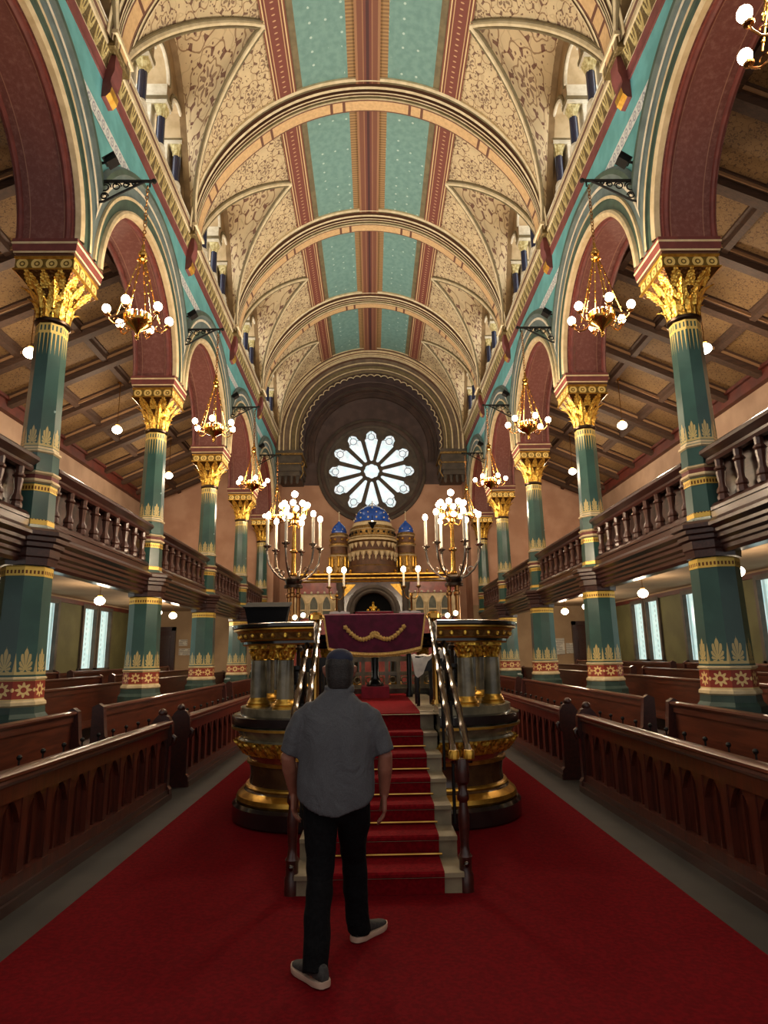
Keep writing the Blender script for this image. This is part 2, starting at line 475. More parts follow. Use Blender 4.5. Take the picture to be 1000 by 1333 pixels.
GLOBE = M('lit_globe', lin(255, 238, 205), .5, emit=(1.0, .84, .60, 1), estr=7)
def stained(c1, c2, c3, sc):
    def f(N):
        u, v = N.uv()
        g = N.voro(N.vec(u, v), sc, 'DISTANCE_TO_EDGE')
        n = N.noise(N.vec(u, v), sc * .7, 1)
        c = N.mix(n.smooth(.4, .6), c1, c2)
        return N.mix(g.lt(.05), c, c3)
    return f
M_glass_cl = M('clerestory_glass_lit', lin(200, 215, 230), .2, emit=stained((.86, .93, 1, 1), (.95, .97, 1, 1), (.35, .4, .45, 1), 4), estr=2.1)
def rosepane(N):
    u, v = N.uv()
    g = N.voro(N.vec(u, v), 5, 'DISTANCE_TO_EDGE'); r = (u * u + v * v).sqrt()
    n = N.noise(N.vec(u, v), 4, 1)
    orn = ((r - 1.66).abs().lt(.24)) * N.voro(N.vec(u, v), 6).lt(.24)
    c = N.mix(n.smooth(.45, .62), (.92, .97, 1, 1), (.70, .90, .95, 1))
    c = N.mix(orn * .55, c, (.50, .36, .42, 1))
    return N.mix(g.lt(.03) * r.gt(1.25) * .5, c, (.3, .35, .4, 1))
M_glass_rose = M('rose_glass_lit', lin(210, 225, 235), .2, emit=rosepane, estr=.46)
def quarry(N):
    u, v = N.uv()
    d = ((u / .94).abs() - .36).abs().lt(.05)
    dots = (((v / .16).fract() - .5).pow(2) + ((u / .16)).pow(2)).sqrt().lt(.3)
    c = N.mix(N.noise(N.vec(u, v), 6, 1).smooth(.4, .6), (.50, .80, .80, 1), (.74, .94, .92, 1))
    return N.mix(dots.max(d) * .8, c, (.10, .22, .24, 1))
M_glass_lo = M('aisle_glass_lit', lin(190, 215, 215), .2, emit=quarry, estr=.42)
M_bluecol = M('dark_blue_shaft', lin(34, 38, 66), .25, coat=.3)
M_skin = M('skin', two((150, 98, 78), (134, 84, 66), 14), .55)
M_hair = M('dark_hair', two((26, 21, 19), (38, 31, 28), 60, 3, (1, 1, .3)), .6, bump=nb(120, .5, .01))
M_shirt = M('grey_marl_shirt', two((84, 84, 88), (72, 72, 76), 260, 2), .9, bump=lambda N: (N.noise(N.obj((1, 1, .55)), 7, 4, .55, 1.2), .55, .05))
M_trouser = M('black_trousers', two((11, 10, 12), (17, 16, 18), 50, 3), .95, spec=.15, bump=lambda N: (N.noise(N.obj((1, 1, 1.6)), 9, 3, .5, .8), .5, .03))
M_shoe = M('grey_trainer_fabric', two((62, 58, 56), (46, 43, 42), 60, 3), .8)
M_sole = M('pale_rubber_sole', lin(196, 164, 144), .6)
M_kippah = M('navy_kippah_cloth', lin(24, 30, 54), .8)
M_arcadeback = M('aisle_side_wall_paint', two((116, 84, 62), (100, 72, 54), 2), .7)
M_niche = M('niche_green_grey', two((106, 108, 96), (84, 88, 78), 5), .6)
# ------------------------------------------------------------------ measures of the hall (metres)
P0, BAY = 3.96, 4.51                 # first pier, bay length
PY = [P0 + BAY * k for k in range(6)]          # pier positions along the nave, last one at the end wall
YE = PY[5]                            # 26.51
XW, XA = 4.05, 4.93                   # nave face / aisle face of the arcade wall
XO = 9.2                              # aisle outer wall
ZS = 7.35                             # arch springing
RA = 1.88                             # arch radius
Z0, RV = 10.82, 3.9                   # vault centre height, radius
YR = 28.3                             # rose wall
SIDES = ((-1, 'left'), (1, 'right'))
trim_no = [0]
def trim(mb, mats, parent=None, **k):
    trim_no[0] += 1
    o = mb.build('trim_%d' % trim_no[0], mats, parent, **k)
    return struct(o)

# ---- floor, carpet
b = MB(); b.box(-XO - .3, XO + .3, -3, YR + .2, -.12, 0); struct(b.build('floor', M_floor))
b = MB()
P = []
for j in range(41):
    y = -2.6 + j * .7
    P.append([(x, y, .012 + .0015 * sin(y * 3 + x * 2)) for x in (-2.126, -1.4, -.7, 0, .7, 1.4, 2.126)])
b.grid(P)
for sx in (-2.126, 2.126): b.grid([[(sx, -2.6, -.0), (sx, 25.4, -.0)], [(sx, -2.6, .012), (sx, 25.4, .012)]])
c = b.build('carpet', M_carpet)
tag(c, 'wide dark red carpet running up the middle of the nave floor', 'carpet')

# ---- arcade walls with round arches
for s, side in SIDES:
    b = MB()   # 0 teal, 1 soffit, 2 aisle paint
    for k in range(5):
        yc = PY[k] + BAY / 2
        A = [pi * i / 48 for i in range(49)]
        hb = BAY / 2
        # nave face above the arch
        arc = [(s * XW, yc - hb * cos(a), ZS + hb * sin(a)) for a in A]
        top = [(s * XW, yc - hb * cos(a), 11.0) for a in A]
        b.grid([arc, top], 0)
        # aisle face
        arc = [(s * XA, yc - RA * cos(a), ZS + RA * sin(a)) for a in A]
        top = [(s * XA, yc - RA * cos(a) * hb / RA, 10.1) for a in A]
        b.grid([arc, top], 2)
        # soffit
        arc1 = [(s * (XW + .04), yc - RA * cos(a), ZS + RA * sin(a)) for a in A]
        arc2 = [(s * XA, yc - RA * cos(a), ZS + RA * sin(a)) for a in A]
        b.grid([arc1, arc2], 1, lambda i, j: (RA * pi * j / 48, float(i)))
        # rolls along the soffit edges
        for x, r in ((XW + .16, .045), (XA - .06, .04)):
            b.tube([(s * x, yc - RA * cos(a), ZS + RA * sin(a)) for a in A], r, 8, 3, caps=False)
    w = struct(b.build('wall_' + side, [M_teal, M_soffit, M_arcadeback, M_cornred], angle=40))
    # moulded archivolts, one per arch
    prof = [(-.012, -.06), (-.012, .02), (.05, .05), (.09, .03), (.10, -.02), (.25, 0), (.26, .035), (.31, .04), (.315, .0), (.47, .025), (.475, .05), (.53, .055), (.535, .03), (.60, .05), (.62, .10), (.70, .10), (.74, .02)]
    pm = [0, 0, 0, 0, 1, 1, 0, 0, 2, 2, 3, 3, 2, 2, 1, 2, 2]
    for k in range(5):
        yc = PY[k] + BAY / 2
        b = MB()
        P = []
        for i in range(49):
            a = pi * i / 48
            row = []
            rm = BAY / 2 / max(1e-6, abs(cos(a)))      # neighbouring mouldings meet in a valley over the column
            dv = prof[-1][1]
            for (o0, d0), (o1, d1) in zip(prof, prof[1:]):
                if RA + o0 <= rm <= RA + o1 and o1 > o0: dv = d0 + (d1 - d0) * (rm - RA - o0) / (o1 - o0)
            for o, d in prof:
                r_ = RA + o
                if r_ > rm: r_, d = rm, dv
                row.append((s * (XW - d), yc - r_ * cos(a), ZS + r_ * sin(a)))
            P.append(row)
        b.grid(P, lambda i, j: pm[j])
        b.build('archivolt', [M_cream, M_green_d, M_greyteal, M_ltstone], w, angle=30)
    # pier stub between arches below is the abacus of the column
    b = MB()
    n = 60
    P0y, P1y = PY[0] + .3, YE
    b.box(s * (XW - .006), s * (XW + .01), PY[0] - 2.2, YE, 9.50, 9.72)
    # uv for the strip: along y
    b.uv = [None] * 6
    b2 = MB(); b2.grid([[(s * (XW - .008), PY[0] - .5, 9.50), (s * (XW - .008), YE, 9.50)], [(s * (XW - .008), PY[0] - .5, 9.72), (s * (XW - .008), YE, 9.72)]], 0,
                       lambda i, j: (j * (YE - PY[0] + .5), float(i)))
    b2.build('ornament_band', M_strip, w)
    # cornice: red fillet, gilt cove, fillets; path runs along y
    path = [(s * XW, PY[0] - 1.2, -s, 0), (s * XW, YE, -s, 0)]
    b = MB()
    b.sweep(path, [(-.02, 10.28), (.02, 10.30), (.03, 10.46), (.04, 10.48), (.04, 10.50), (.10, 10.76), (.115, 10.78), (.12, 10.83), (.115, 10.85), (.115, 10.89), (.14, 10.92), (.14, 10.98), (-.45, 11.02)],
            [0, 0, 0, 2, 1, 2, 2, 3, 2, 3, 2, 2])
    co = trim(b, [M_cornred, M_frieze, M_cream, M_brownline], angle=25)
    # corbels under the cornice at every pier, red with a gilt foot
    for k in range(1, 5):
        y = PY[k]
        cb = MB()
        pr = [(0.0, 9.98), (.07, 9.99), (.13, 10.06), (.15, 10.16), (.12, 10.26), (.13, 10.34), (.17, 10.46), (.17, 10.74), (.0, 10.74)]
        F = [(s * (XW - o), y - .135, z) for o, z in pr]; G = [(s * (XW - o), y + .135, z) for o, z in pr]
        cb.grid([F, G], lambda i, j: 1 if 0 < j < 3 else 0); cb.poly(F, 0); cb.poly(G[::-1], 0)
        cb.build('corbel', [M_cornred, M_gold], co, angle=20)
        cb = MB()
        cb.box(s * 3.83, s * 3.98, y - .30, y + .30, 10.74, 10.93, 0); cb.box(s * 3.79, s * 3.98, y - .34, y + .34, 10.93, 11.0, 1)
        cb.build('rib_seat', [M_frieze, M_cream], co)

# ---- barrel vault with side severies
hw = BAY / 2
PHA = radians(57.4); XB = RV * cos(PHA)
def g(t): return 2.16 * (1 - t) ** .95
def lun(dy): return max(10.95, 10.95 + 3.14 * (1 - (abs(dy) / 2.06) ** 2.35))
b = MB()   # 0 scroll, 1 light scroll, 2 teal, 3 ochre, 4 brown line
for k in range(5):
    ya, yb = PY[k], PY[k + 1]; yc = (ya + yb) / 2
    for s in (-1, 1):
        NT_ = 18
        for e in (-1, 1):
            P = []
            for i in range(NT_ + 1):
                t = i / NT_; ph = PHA * t; row = []
                for j in range(7):
                    y = yc + e * (g(t) + (hw - g(t)) * j / 6)
                    row.append((s * RV * cos(ph), y, Z0 + RV * sin(ph)))
                P.append(row)
            b.grid(P, 0, lambda i, j: (P[min(i, NT_)][min(j, 6)][1], RV * PHA * i / NT_))
            Q = []
            for i in range(NT_ + 1):
                t = i / NT_; ph = PHA * t
                yg = g(t); yl = 2.06 * (1 - t); row = []
                for j in range(9):
                    q = j / 8
                    x = RV * cos(ph) + (3.95 - RV * cos(ph)) * q; y = yg + (yl - yg) * q
                    z = (Z0 + RV * sin(ph)) * (1 - q) + lun(yl) * q
                    z += .10 * sin(pi * q) * t
                    row.append((s * x, yc + e * y, z))
                Q.append(row)
            b.grid(Q, 1, lambda i, j: (Q[min(i, NT_)][min(j, 8)][1], Q[min(i, NT_)][min(j, 8)][2] * .8 + abs(Q[min(i, NT_)][min(j, 8)][0])))
    # crown: strips of the barrel between the red bands
    for x0, x1, m in ((-1.66, -1.50, 4), (-1.50, -.46, 2), (-.46, -.26, 3), (.26, .46, 3), (.46, 1.50, 2), (1.50, 1.66, 4)):
        n = 6
        P = [[(x0 + (x1 - x0) * i / n, y, Z0 + sqrt(RV * RV - (x0 + (x1 - x0) * i / n) ** 2)) for y in (ya, yb)] for i in range(n + 1)]
        b.grid(P, m, lambda i, j: (ya + j * BAY, x0 + (x1 - x0) * i / n + 5))
ceil = struct(b.build('ceiling', [M_scroll, M_scroll2, M_tealpanel, M_ochre, M_olive], angle=40))
# frames of the teal panels
for k in range(5):
    b = MB()
    for e in (-1, 1):
        for yy in (PY[k] + .42, PY[k + 1] - .42):
            b.tube([(e * (.3 + 1.3 * i / 6), yy, Z0 - .012 + sqrt(RV * RV - (.3 + 1.3 * i / 6) ** 2)) for i in range(7)], .035, 6)
    b.build('panel_frame', M_brownline, ceil)
# groin mouldings, one per severy side
for k in range(5):
    yc = PY[k] + hw
    for s in (-1, 1):
        b = MB()
        for e in (-1, 1):
            for off, r, m in ((0, .05, 0), (.085, .03, 1), (-.085, .03, 1)):
                pts = []
                for i in range(21):
                    t = i / 20; ph = PHA * t
                    y = max(0.0, g(t) + off)
                    pts.append((s * (RV - .02) * cos(ph), yc + e * y, Z0 + (RV - .02) * sin(ph)))
                b.tube(pts, r, 6, m, caps=False)
        b.build('groin_moulding', [M_cream, M_olive], ceil)
# longitudinal bands
def arcband(x0, x1, dz, mat, UVv, n=8):
    b = MB()
    f = lambda x, d: (x, Z0 - d + sqrt(RV * RV - x * x))
    rows = []
    for i in range(n + 1):
        x = x0 + (x1 - x0) * i / n; rows.append((x, Z0 - dz + sqrt(RV * RV - x * x), i / n))
    rows = [(x0, rows[0][1] + dz + .02, 0)] + rows + [(x1, rows[-1][1] + dz + .02, 1)]
    b.grid([[(x, y, z) for y in (PY[0], YE)] for x, z, v in rows], 0, lambda i, j: (PY[0] + j * (YE - PY[0]), rows[i][2] * .998 + .001))
    return trim(b, mat, angle=50)
arcband(-2.12, -1.64, .05, M_redband, None)
arcband(1.64, 2.12, .05, M_redband, None)
arcband(-.28, .28, .07, M_centre, None)
# transverse ribs
for k in range(0, 6):
    y = PY[k]
    b = MB()   # 0 cream 1 brown 2 olive 3 panels
    pr = [(-.46, 0), (-.46, .05), (-.41, .08), (-.40, .05), (-.34, .06), (-.33, .14), (-.28, .16), (-.27, .10), (-.235, .12), (-.23, .19), (-.205, .20), (-.20, .25), (-.185, .26), (-.18, .315), (-.165, .345), (.165, .345), (.18, .315), (.185, .26), (.20, .25), (.205, .20), (.23, .19), (.235, .12), (.27, .10), (.28, .16), (.33, .14), (.34, .06), (.40, .05), (.41, .08), (.46, .05), (.46, 0)]
    pmat = [0, 0, 1, 2, 1, 0, 1, 2, 1, 0, 1, 0, 2, 0, 3, 0, 2, 0, 1, 0, 1, 2, 1, 0, 1, 2, 1, 0, 0]
    if k == 5: pr = [(d, o) for d, o in pr if d < .21] + [(.2, 0)]; pmat = ([0, 1, 0, 2, 0, 3, 0, 2, 0, 1, 0, 1, 1, 1])
    n = 56
    P = []
    for i in range(n + 1):
        ph = pi * i / n
        sm = min(1, min(ph, pi - ph) / radians(50)); kf = .22 + .78 * sm * sm * (3 - 2 * sm)
        P.append([((RV - o * kf) * cos(ph), y + d, Z0 + (RV - o * kf) * sin(ph)) for d, o in pr])
    b.grid(P, lambda i, j: pmat[j] if j < len(pmat) else 1, lambda i, j: (3.55 * (pi * i / n - pi / 2) + 20, 0.0 if pr[j][0] < 0 else 1.0))
    trim(b, [M_cream, M_brownline, M_olive, M_ribpanel], angle=25)

# ---- clerestory: lunette wall, three lights and four shafts per bay and side
win_no = [1]
SHY = (-1.605, -.535, .535, 1.605)
for k in range(5):
    yc = PY[k] + hw
    for s, side in SIDES:
        b = MB()   # 0 stone cream 1 olive reveal 2 brown
        # reveal
        ys = [-2.05 + 4.1 * i / 40 for i in range(41)]
        b.grid([[(s * 3.93, yc + y, lun(y)) for y in ys], [(s * 3.93, yc + y, lun(y) + .05) for y in ys]], 2)
        b.grid([[(s * 3.93, yc + y, lun(y)) for y in ys], [(s * 4.09, yc + y, lun(y)) for y in ys]], 2)
        FX = 4.08
        LTS = ((-1.07, .38, 12.80), (0, .40, 13.08), (1.07, .38, 12.80))
        def light_at(y):
            for c, w_, zt in LTS:
                if abs(y - c) < w_: return c, w_, zt
            return None
        head = lambda L_, y: L_[2] + sqrt(max(0, L_[1] ** 2 - (y - L_[0]) ** 2))
        brk = set()
        for c, w_, zt in LTS:
            for i in range(17): brk.add(round(c - w_ * cos(pi * i / 16), 5))
        for i in range(29): brk.add(round(-2.05 + 4.1 * i / 28, 5))
        brk |= {-1.76, 1.76}
        ys = sorted(brk)
        for y0, y1 in zip(ys, ys[1:]):
            L_ = light_at((y0 + y1) / 2); T0, T1 = lun(y0), lun(y1); x = s * FX
            if L_: h0, h1 = head(L_, y0), head(L_, y1)
            elif abs((y0 + y1) / 2) > 1.76: h0 = h1 = 11.0
            else: h0 = h1 = 12.78
            b.poly([(x, yc + y0, min(h0, T0)), (x, yc + y1, min(h1, T1)), (x, yc + y1, T1), (x, yc + y0, T0)], 2)
            if L_: b.poly([(x, yc + y0, min(h0, T0)), (x, yc + y1, min(h1, T1)), (s * 4.95, yc + y1, min(h1, T1)), (s * 4.95, yc + y0, min(h0, T0))], 3)
        for e in (-1, 1):
            b.poly([(s * FX, yc + e * 1.76, 11.0), (s * 4.95, yc + e * 1.76, 11.0), (s * 4.95, yc + e * 1.76, 12.8), (s * FX, yc + e * 1.76, 12.8)], 2)
        b.poly([(s * 3.9, yc - 2.1, 11.03), (s * 3.9, yc + 2.1, 11.03), (s * 4.97, yc + 2.1, 11.06), (s * 4.97, yc - 2.1, 11.06)], 0)
        for c, w_, zt in LTS:
            for e in (-1, 1):
                b.poly([(s * FX, yc + c + e * w_, 12.78), (s * 4.95, yc + c + e * w_, 12.78), (s * 4.95, yc + c + e * w_, zt), (s * FX, yc + c + e * w_, zt)], 0)
            for r, m in ((w_ + .01, 0), (w_ + .085, 1)):
                b.tube([(s * (FX - .01), yc + c - r * cos(pi * i / 16), zt + r * sin(pi * i / 16)) for i in range(17)], .036, 6, m)
        for y in SHY:
            b.box(s * 4.38, s * 4.97, yc + y - .13, yc + y + .13, 11.05, 12.7, 0)
            b.box(s * (FX - .03), s * 4.97, yc + y - .165, yc + y + .165, 12.70, 12.78, 1); b.box(s * (FX - .01), s * 4.97, yc + y - .15, yc + y + .15, 12.62, 12.70, 0)
        win_no[0] += 1
        w = struct(b.build('window_%d' % win_no[0], [M_ltstone, M_olive, M_lunette, M_archsoffit], angle=30))
        for c, w_, zt in LTS:
            p = MB()
            yy = [c - (w_ + .1) * cos(pi * i / 12) for i in range(13)]
            p.grid([[(s * 4.96, yc + y, 11.06) for y in yy], [(s * 4.96, yc + y, zt + .02 + sqrt(max(0, (w_ + .1) ** 2 - (y - c) ** 2))) for y in yy]], 0, lambda i, j: (yy[j], 11.45 if i == 0 else zt + .3))
            p.build('pane', M_glass_cl, w)
        for y in SHY:
            cm = MB(); Y = yc + y; x = s * 4.21
            cm.box(x - .12, x + .12, Y - .12, Y + .12, 11.06, 11.52); cm.lathe([(.12, 11.52), (.13, 11.58), (.10, 11.60), (.12, 11.66), (.09, 11.74)], 12, (x, Y, 0))
            sh = cm.build('colonnette', M_ltstone, w)
            cm = MB(); cm.lathe([(.09, 12.36), (.105, 12.38), (.095, 12.40), (.13, 12.50), (.175, 12.62)], 4, (x, Y, 0), pi / 4); cm.lathe([(.088, 12.37), (.10, 12.5), (.14, 12.60)], 10, (x, Y, 0)); cm.build('capital', M_frieze2, sh, angle=20)
            cm = MB(); cm.lathe([(.09, 11.73), (.085, 12.38)], 12, (x, Y, 0)); cm.build('shaft', M_bluecol, sh)

# ---- end wall, chancel arch, rose wall
b = MB()   # 0 pink 1 beige/tan
for s in (-1, 1):
    b.poly([(s * XW, YE, 0), (s * XO, YE, 0), (s * XO, YE, 3.6), (s * XW, YE, 3.6)], 1)
    b.poly([(s * XW, YE, 3.6), (s * XO, YE, 3.6), (s * XO, YE, 8.0), (s * XA, YE, 9.95), (s * XW, YE, 10.4)], 0)
    b.poly([(s * XW, YE, 0), (s * XW, YR, 0), (s * XW, YR, 10.3), (s * XW, YE, 10.3)], 0)
    b.poly([(s * 2.37, YR, 7.45), (s * XW, YR, 7.45), (s * XW, YR, 0), (s * 2.37, YR, 0)], 0)
RZ, RR = 9.82, 2.37
cen = []
n = 48
inner = [(RR * cos(2 * pi * i / n), RZ + RR * sin(2 * pi * i / n)) for i in range(n + 1)]
outer = []
for x, z in inner:
    k_ = max(abs(x), abs(z - RZ)) / 2.3704
    dx, dz = x / max(abs(x), abs(z - RZ)), (z - RZ) / max(abs(x), abs(z - RZ))
    outer.append((dx * 2.37, RZ + dz * 2.37))
b.grid([[(x, YR, z) for x, z in inner], [(x, YR, z) for x, z in outer]], lambda i, j: 0 if (outer[j][1] + outer[j + 1][1]) / 2 < 9.15 else 2)
b.poly([(-2.37, YR, 0), (2.37, YR, 0), (2.37, YR, 7.45), (-2.37, YR, 7.45)], 0)
for s in (-1, 1):
    b.poly([(s * 2.37, YR, 9.15), (s * XW, YR, 9.15), (s * XW, YR, 14), (s * 2.37, YR, 14)], 2)
    b.poly([(s * 2.37, YR, 7.45), (s * XW, YR, 7.45), (s * XW, YR, 9.15), (s * 2.37, YR, 9.15)], 0)
b.poly([(-2.37, YR, RZ + 2.37), (2.37, YR, RZ + 2.37), (2.37, YR, 14.2), (-2.37, YR, 14.2)], 2)
# tympanum ring between vault and arch
A = [pi * i / 40 for i in range(41)]
b.grid([[(3.6 * cos(a), YE + .05, 10.8 + 3.3 * sin(a)) for a in A], [(4.3 * cos(a), YE + .05, 10.8 + 4.2 * sin(a)) for a in A]], 3)
wall_end = struct(b.build('wall_end', [M_pinkend_lit, M_beige, M_arch_in, M_dkbrown], angle=None))
CZ = 10.72
def arch_sweep(prof, mats, pm, n=64, stilt=.55):
    b = MB(); P = []
    path = [(1, -stilt)] + [(cos(pi * i / n), sin(pi * i / n)) for i in range(n + 1)] + [(-1, -stilt)]
    for i, (cx, cz) in enumerate(path):
        st = i in (0, len(path) - 1)
        P.append([(cx * r, y, CZ + (cz if st else cz * r)) for r, y in prof])
    b.grid(P, lambda i, j: pm[j] if j < len(pm) else 0, lambda i, j: (i * .2, prof[j][0]))
    return trim(b, mats, angle=28)
arch_sweep([(4.05, YE + .1), (4.02, YE - .22), (3.92, YE - .26), (3.86, YE - .18), (3.76, YE - .15), (3.74, YE - .2), (3.68, YE - .2), (3.66, YE - .08), (3.5, YE - .05), (3.49, YE - .1), (3.43, YE - .1), (3.41, YE + .08), (3.27, YE + .1), (3.25, YE + .06), (3.21, YE + .06), (3.19, YE + .2), (3.08, YE + .22)],
           [M_archbrown_lit, M_cream, M_olive], [0, 0, 1, 0, 0, 1, 0, 0, 2, 1, 0, 2, 0, 1, 0, 2])
# scalloped inner edge
b = MB(); n = 34 * 8; P = []
for q, y in enumerate((YE + .2, YE + .2, YE + .34, YE + .34)):
    row = []
    for i in range(n + 1):
        a = pi * i / n * 1.12 - pi * .06
        sc = 2.93 + .085 * abs(cos(pi * (i / 8)))** .7
        r = 3.12 if q in (0, 3) else sc
        row.append((r * cos(a), y, CZ + r * sin(a)))
    P.append(row)
b.grid(P, lambda i, j: 0)
b2 = MB(); b.tube([((2.95 + .085 * abs(cos(pi * (i / 8)))**.7) * cos(pi * i / n * 1.12 - pi * .06), YE + .19, CZ + (2.95 + .085 * abs(cos(pi * (i / 8)))**.7) * sin(pi * i / n * 1.12 - pi * .06)) for i in range(n + 1)], .022, 5, 1)
trim(b, [M_dkbrown, M_cream], angle=30)
# soffit and nested rings in front of the rose
arch_sweep([(3.02, YE + .3), (3.02, YE + .9), (2.97, YE + .92), (2.97, YE + 1.0), (3.0, YE + 1.02), (3.0, YR - .36), (2.94, YR - .36), (2.92, YR - .3), (2.84, YR - .3), (2.82, YR - .22), (2.72, YR - .22), (2.70, YR - .14), (2.58, YR - .14), (2.56, YR - .05), (2.4, YR - .03)],
           [M_arch_in, M_dkbrown, M_greystone], [0, 1, 1, 1, 0, 1, 2, 1, 1, 1, 0, 1, 1, 0])
# impost blocks that carry the chancel arch
for s in (-1, 1):
    b = MB()
    x0, x1 = sorted((s * 2.98, s * XW))
    b.box(x0, x1, YE - .12, YR, 9.30, 9.98, 0)
    b.box(x0 - (.08 if s > 0 else 0), x1 + (.08 if s < 0 else 0), YE - .2, YR, 9.98, 10.06, 1); b.box(x0 - (.05 if s > 0 else 0), x1 + (.05 if s < 0 else 0), YE - .18, YR, 10.06, 10.2, 0)
    b.box(x0 + .06, x1 - .06, YE - .05, YR, 9.1, 9.3, 0)
    b.box(x0 - (.04 if s > 0 else 0), x1 + (.04 if s < 0 else 0), YE - .16, YR, 9.58, 9.63, 1)
    for kx in range(4):
        xx = x0 + .15 + kx * .25
        b.lathe([(.03, 8.78), (.07, 8.86), (.06, 8.92), (.1, 9.1)], 8, (xx, YE + .1, 0), 0, 0)
    # scroll at the inner edge
    b.tube([(s * 2.95 + s * .12 * cos(a) * (1 - a / 14), YE + .02, 9.62 + .16 * sin(a) * (1 - a / 14)) for a in [q * .4 for q in range(22)]], .03, 6, 1)
    b.tube([(s * 2.95, YE + .02, 9.5), (s * 2.9, YE + .02, 9.25), (s * 3.02, YE + .02, 9.0)], .03, 6, 1)
    trim(b, [M_greystone, M_dullgold])

# ---- rose window
b = MB()   # 0 stone 1 dark
n = 96
ring = [(RR + .08, YR - .02), (RR + .06, YR - .10), (RR - .06, YR - .14), (RR - .1, YR - .08), (RR - .22, YR - .05), (RR - .25, YR - .0), (RR - .36, YR + .02), (RR - .38, YR + .06), (2.0, YR + .07), (1.97, YR + .18)]
b.grid([[(r * cos(2 * pi * i / n), y, RZ + r * sin(2 * pi * i / n)) for r, y in ring] for i in range(n)], lambda i, j: 1 if j in (2, 3, 6) else 0, cu=True)
win1 = struct(b.build('window_1', [M_greystone, M_dkbrown], angle=30))
def hwid(r):
    """half-angle of a petal-shaped light at radius r"""
    if r < .48 or r > 1.93: return 0.0
    if r < .62: w = .085 * sqrt(max(0, 1 - ((.62 - r) / .14) ** 2))
    elif r < 1.52: w = .085 + (r - .62) * .245
    else:
        q = (r - 1.52) / .41
        w = .305 * sqrt(max(0, 1 - q * q)) * (1 - .22 * abs(sin(q * pi * 1.5)))
    return w / r
rs = [.40, .44, .48, .49, .52, .56, .62, .8, 1.0, 1.2, 1.4, 1.5, 1.54, 1.6, 1.66, 1.72, 1.78, 1.84, 1.89, 1.92, 1.93, 2.0]
b = MB(); NPET = 12
for k in range(NPET):
    a0 = pi / 2 + 2 * pi * k / NPET; a1 = pi / 2 + 2 * pi * (k + 1) / NPET
    L, Rr = [], []
    for r in rs:
        h = hwid(r)
        L.append((r, a0 + h)); Rr.append((r, a1 - h))
    pt = lambda ra, y: (ra[0] * cos(ra[1]), y, RZ + ra[0] * sin(ra[1]))
    cols = []
    for i in range(len(rs)):
        m_ = [(rs[i], L[i][1] + (Rr[i][1] - L[i][1]) * q / 4) for q in range(5)]
        cols.append(m_)
    b.grid([[pt(L[i], YR + .16)] + [pt(p, YR + .06 - .03 * (0 if q in (0, 4) else 1)) for q, p in enumerate(cols[i])] + [pt(Rr[i], YR + .16)] for i in range(len(rs))], 0)
for k in range(NPET):
    a = pi / 2 + 2 * pi * (k + .0) / NPET; cx_, cz_ = 1.64 * cos(a), 1.64 * sin(a)
    b.tube([(cx_ + .15 * cos(q), YR + .12, RZ + cz_ + .15 * sin(q)) for q in [2 * pi * i / 20 for i in range(21)]], .014, 5)
    for e in (-1, 0, 1):
        b.tube([((1.64 + .15 * cos(e * 1.9)) * cos(a) - .15 * sin(e * 1.9) * sin(a), YR + .12, RZ + (1.64 + .15 * cos(e * 1.9)) * sin(a) + .15 * sin(e * 1.9) * cos(a)),
                ((1.64 + .30 * cos(e * 1.9)) * cos(a) - .30 * sin(e * 1.9) * sin(a), YR + .12, RZ + (1.64 + .30 * cos(e * 1.9)) * sin(a) + .30 * sin(e * 1.9) * cos(a))], .012, 5)
# centre ring with an eight-lobed eye
nn = 96
b.grid([[((.31 + .035 * abs(cos(4 * 2 * pi * i / nn))) * cos(2 * pi * i / nn), YR + .16, RZ + (.31 + .035 * abs(cos(4 * 2 * pi * i / nn))) * sin(2 * pi * i / nn)) for i in range(nn + 1)],
        [((.31 + .035 * abs(cos(4 * 2 * pi * i / nn))) * cos(2 * pi * i / nn), YR + .05, RZ + (.31 + .035 * abs(cos(4 * 2 * pi * i / nn))) * sin(2 * pi * i / nn)) for i in range(nn + 1)],
        [(.42 * cos(2 * pi * i / nn), YR + .03, RZ + .42 * sin(2 * pi * i / nn)) for i in range(nn + 1)]], 0)
b.build('tracery', M_greystone, win1, angle=30)
b = MB(); nn = 48
b.grid([[(r * cos(2 * pi * i / nn), YR + .14, RZ + r * sin(2 * pi * i / nn)) for i in range(nn + 1)] for r in (.001, .5, 1, 1.5, 2.0)], 0,
       lambda i, j: ((.001, .5, 1, 1.5, 2.0)[i] * cos(2 * pi * j / nn), (.001, .5, 1, 1.5, 2.0)[i] * sin(2 * pi * j / nn)))
b.build('pane', M_glass_rose, win1)

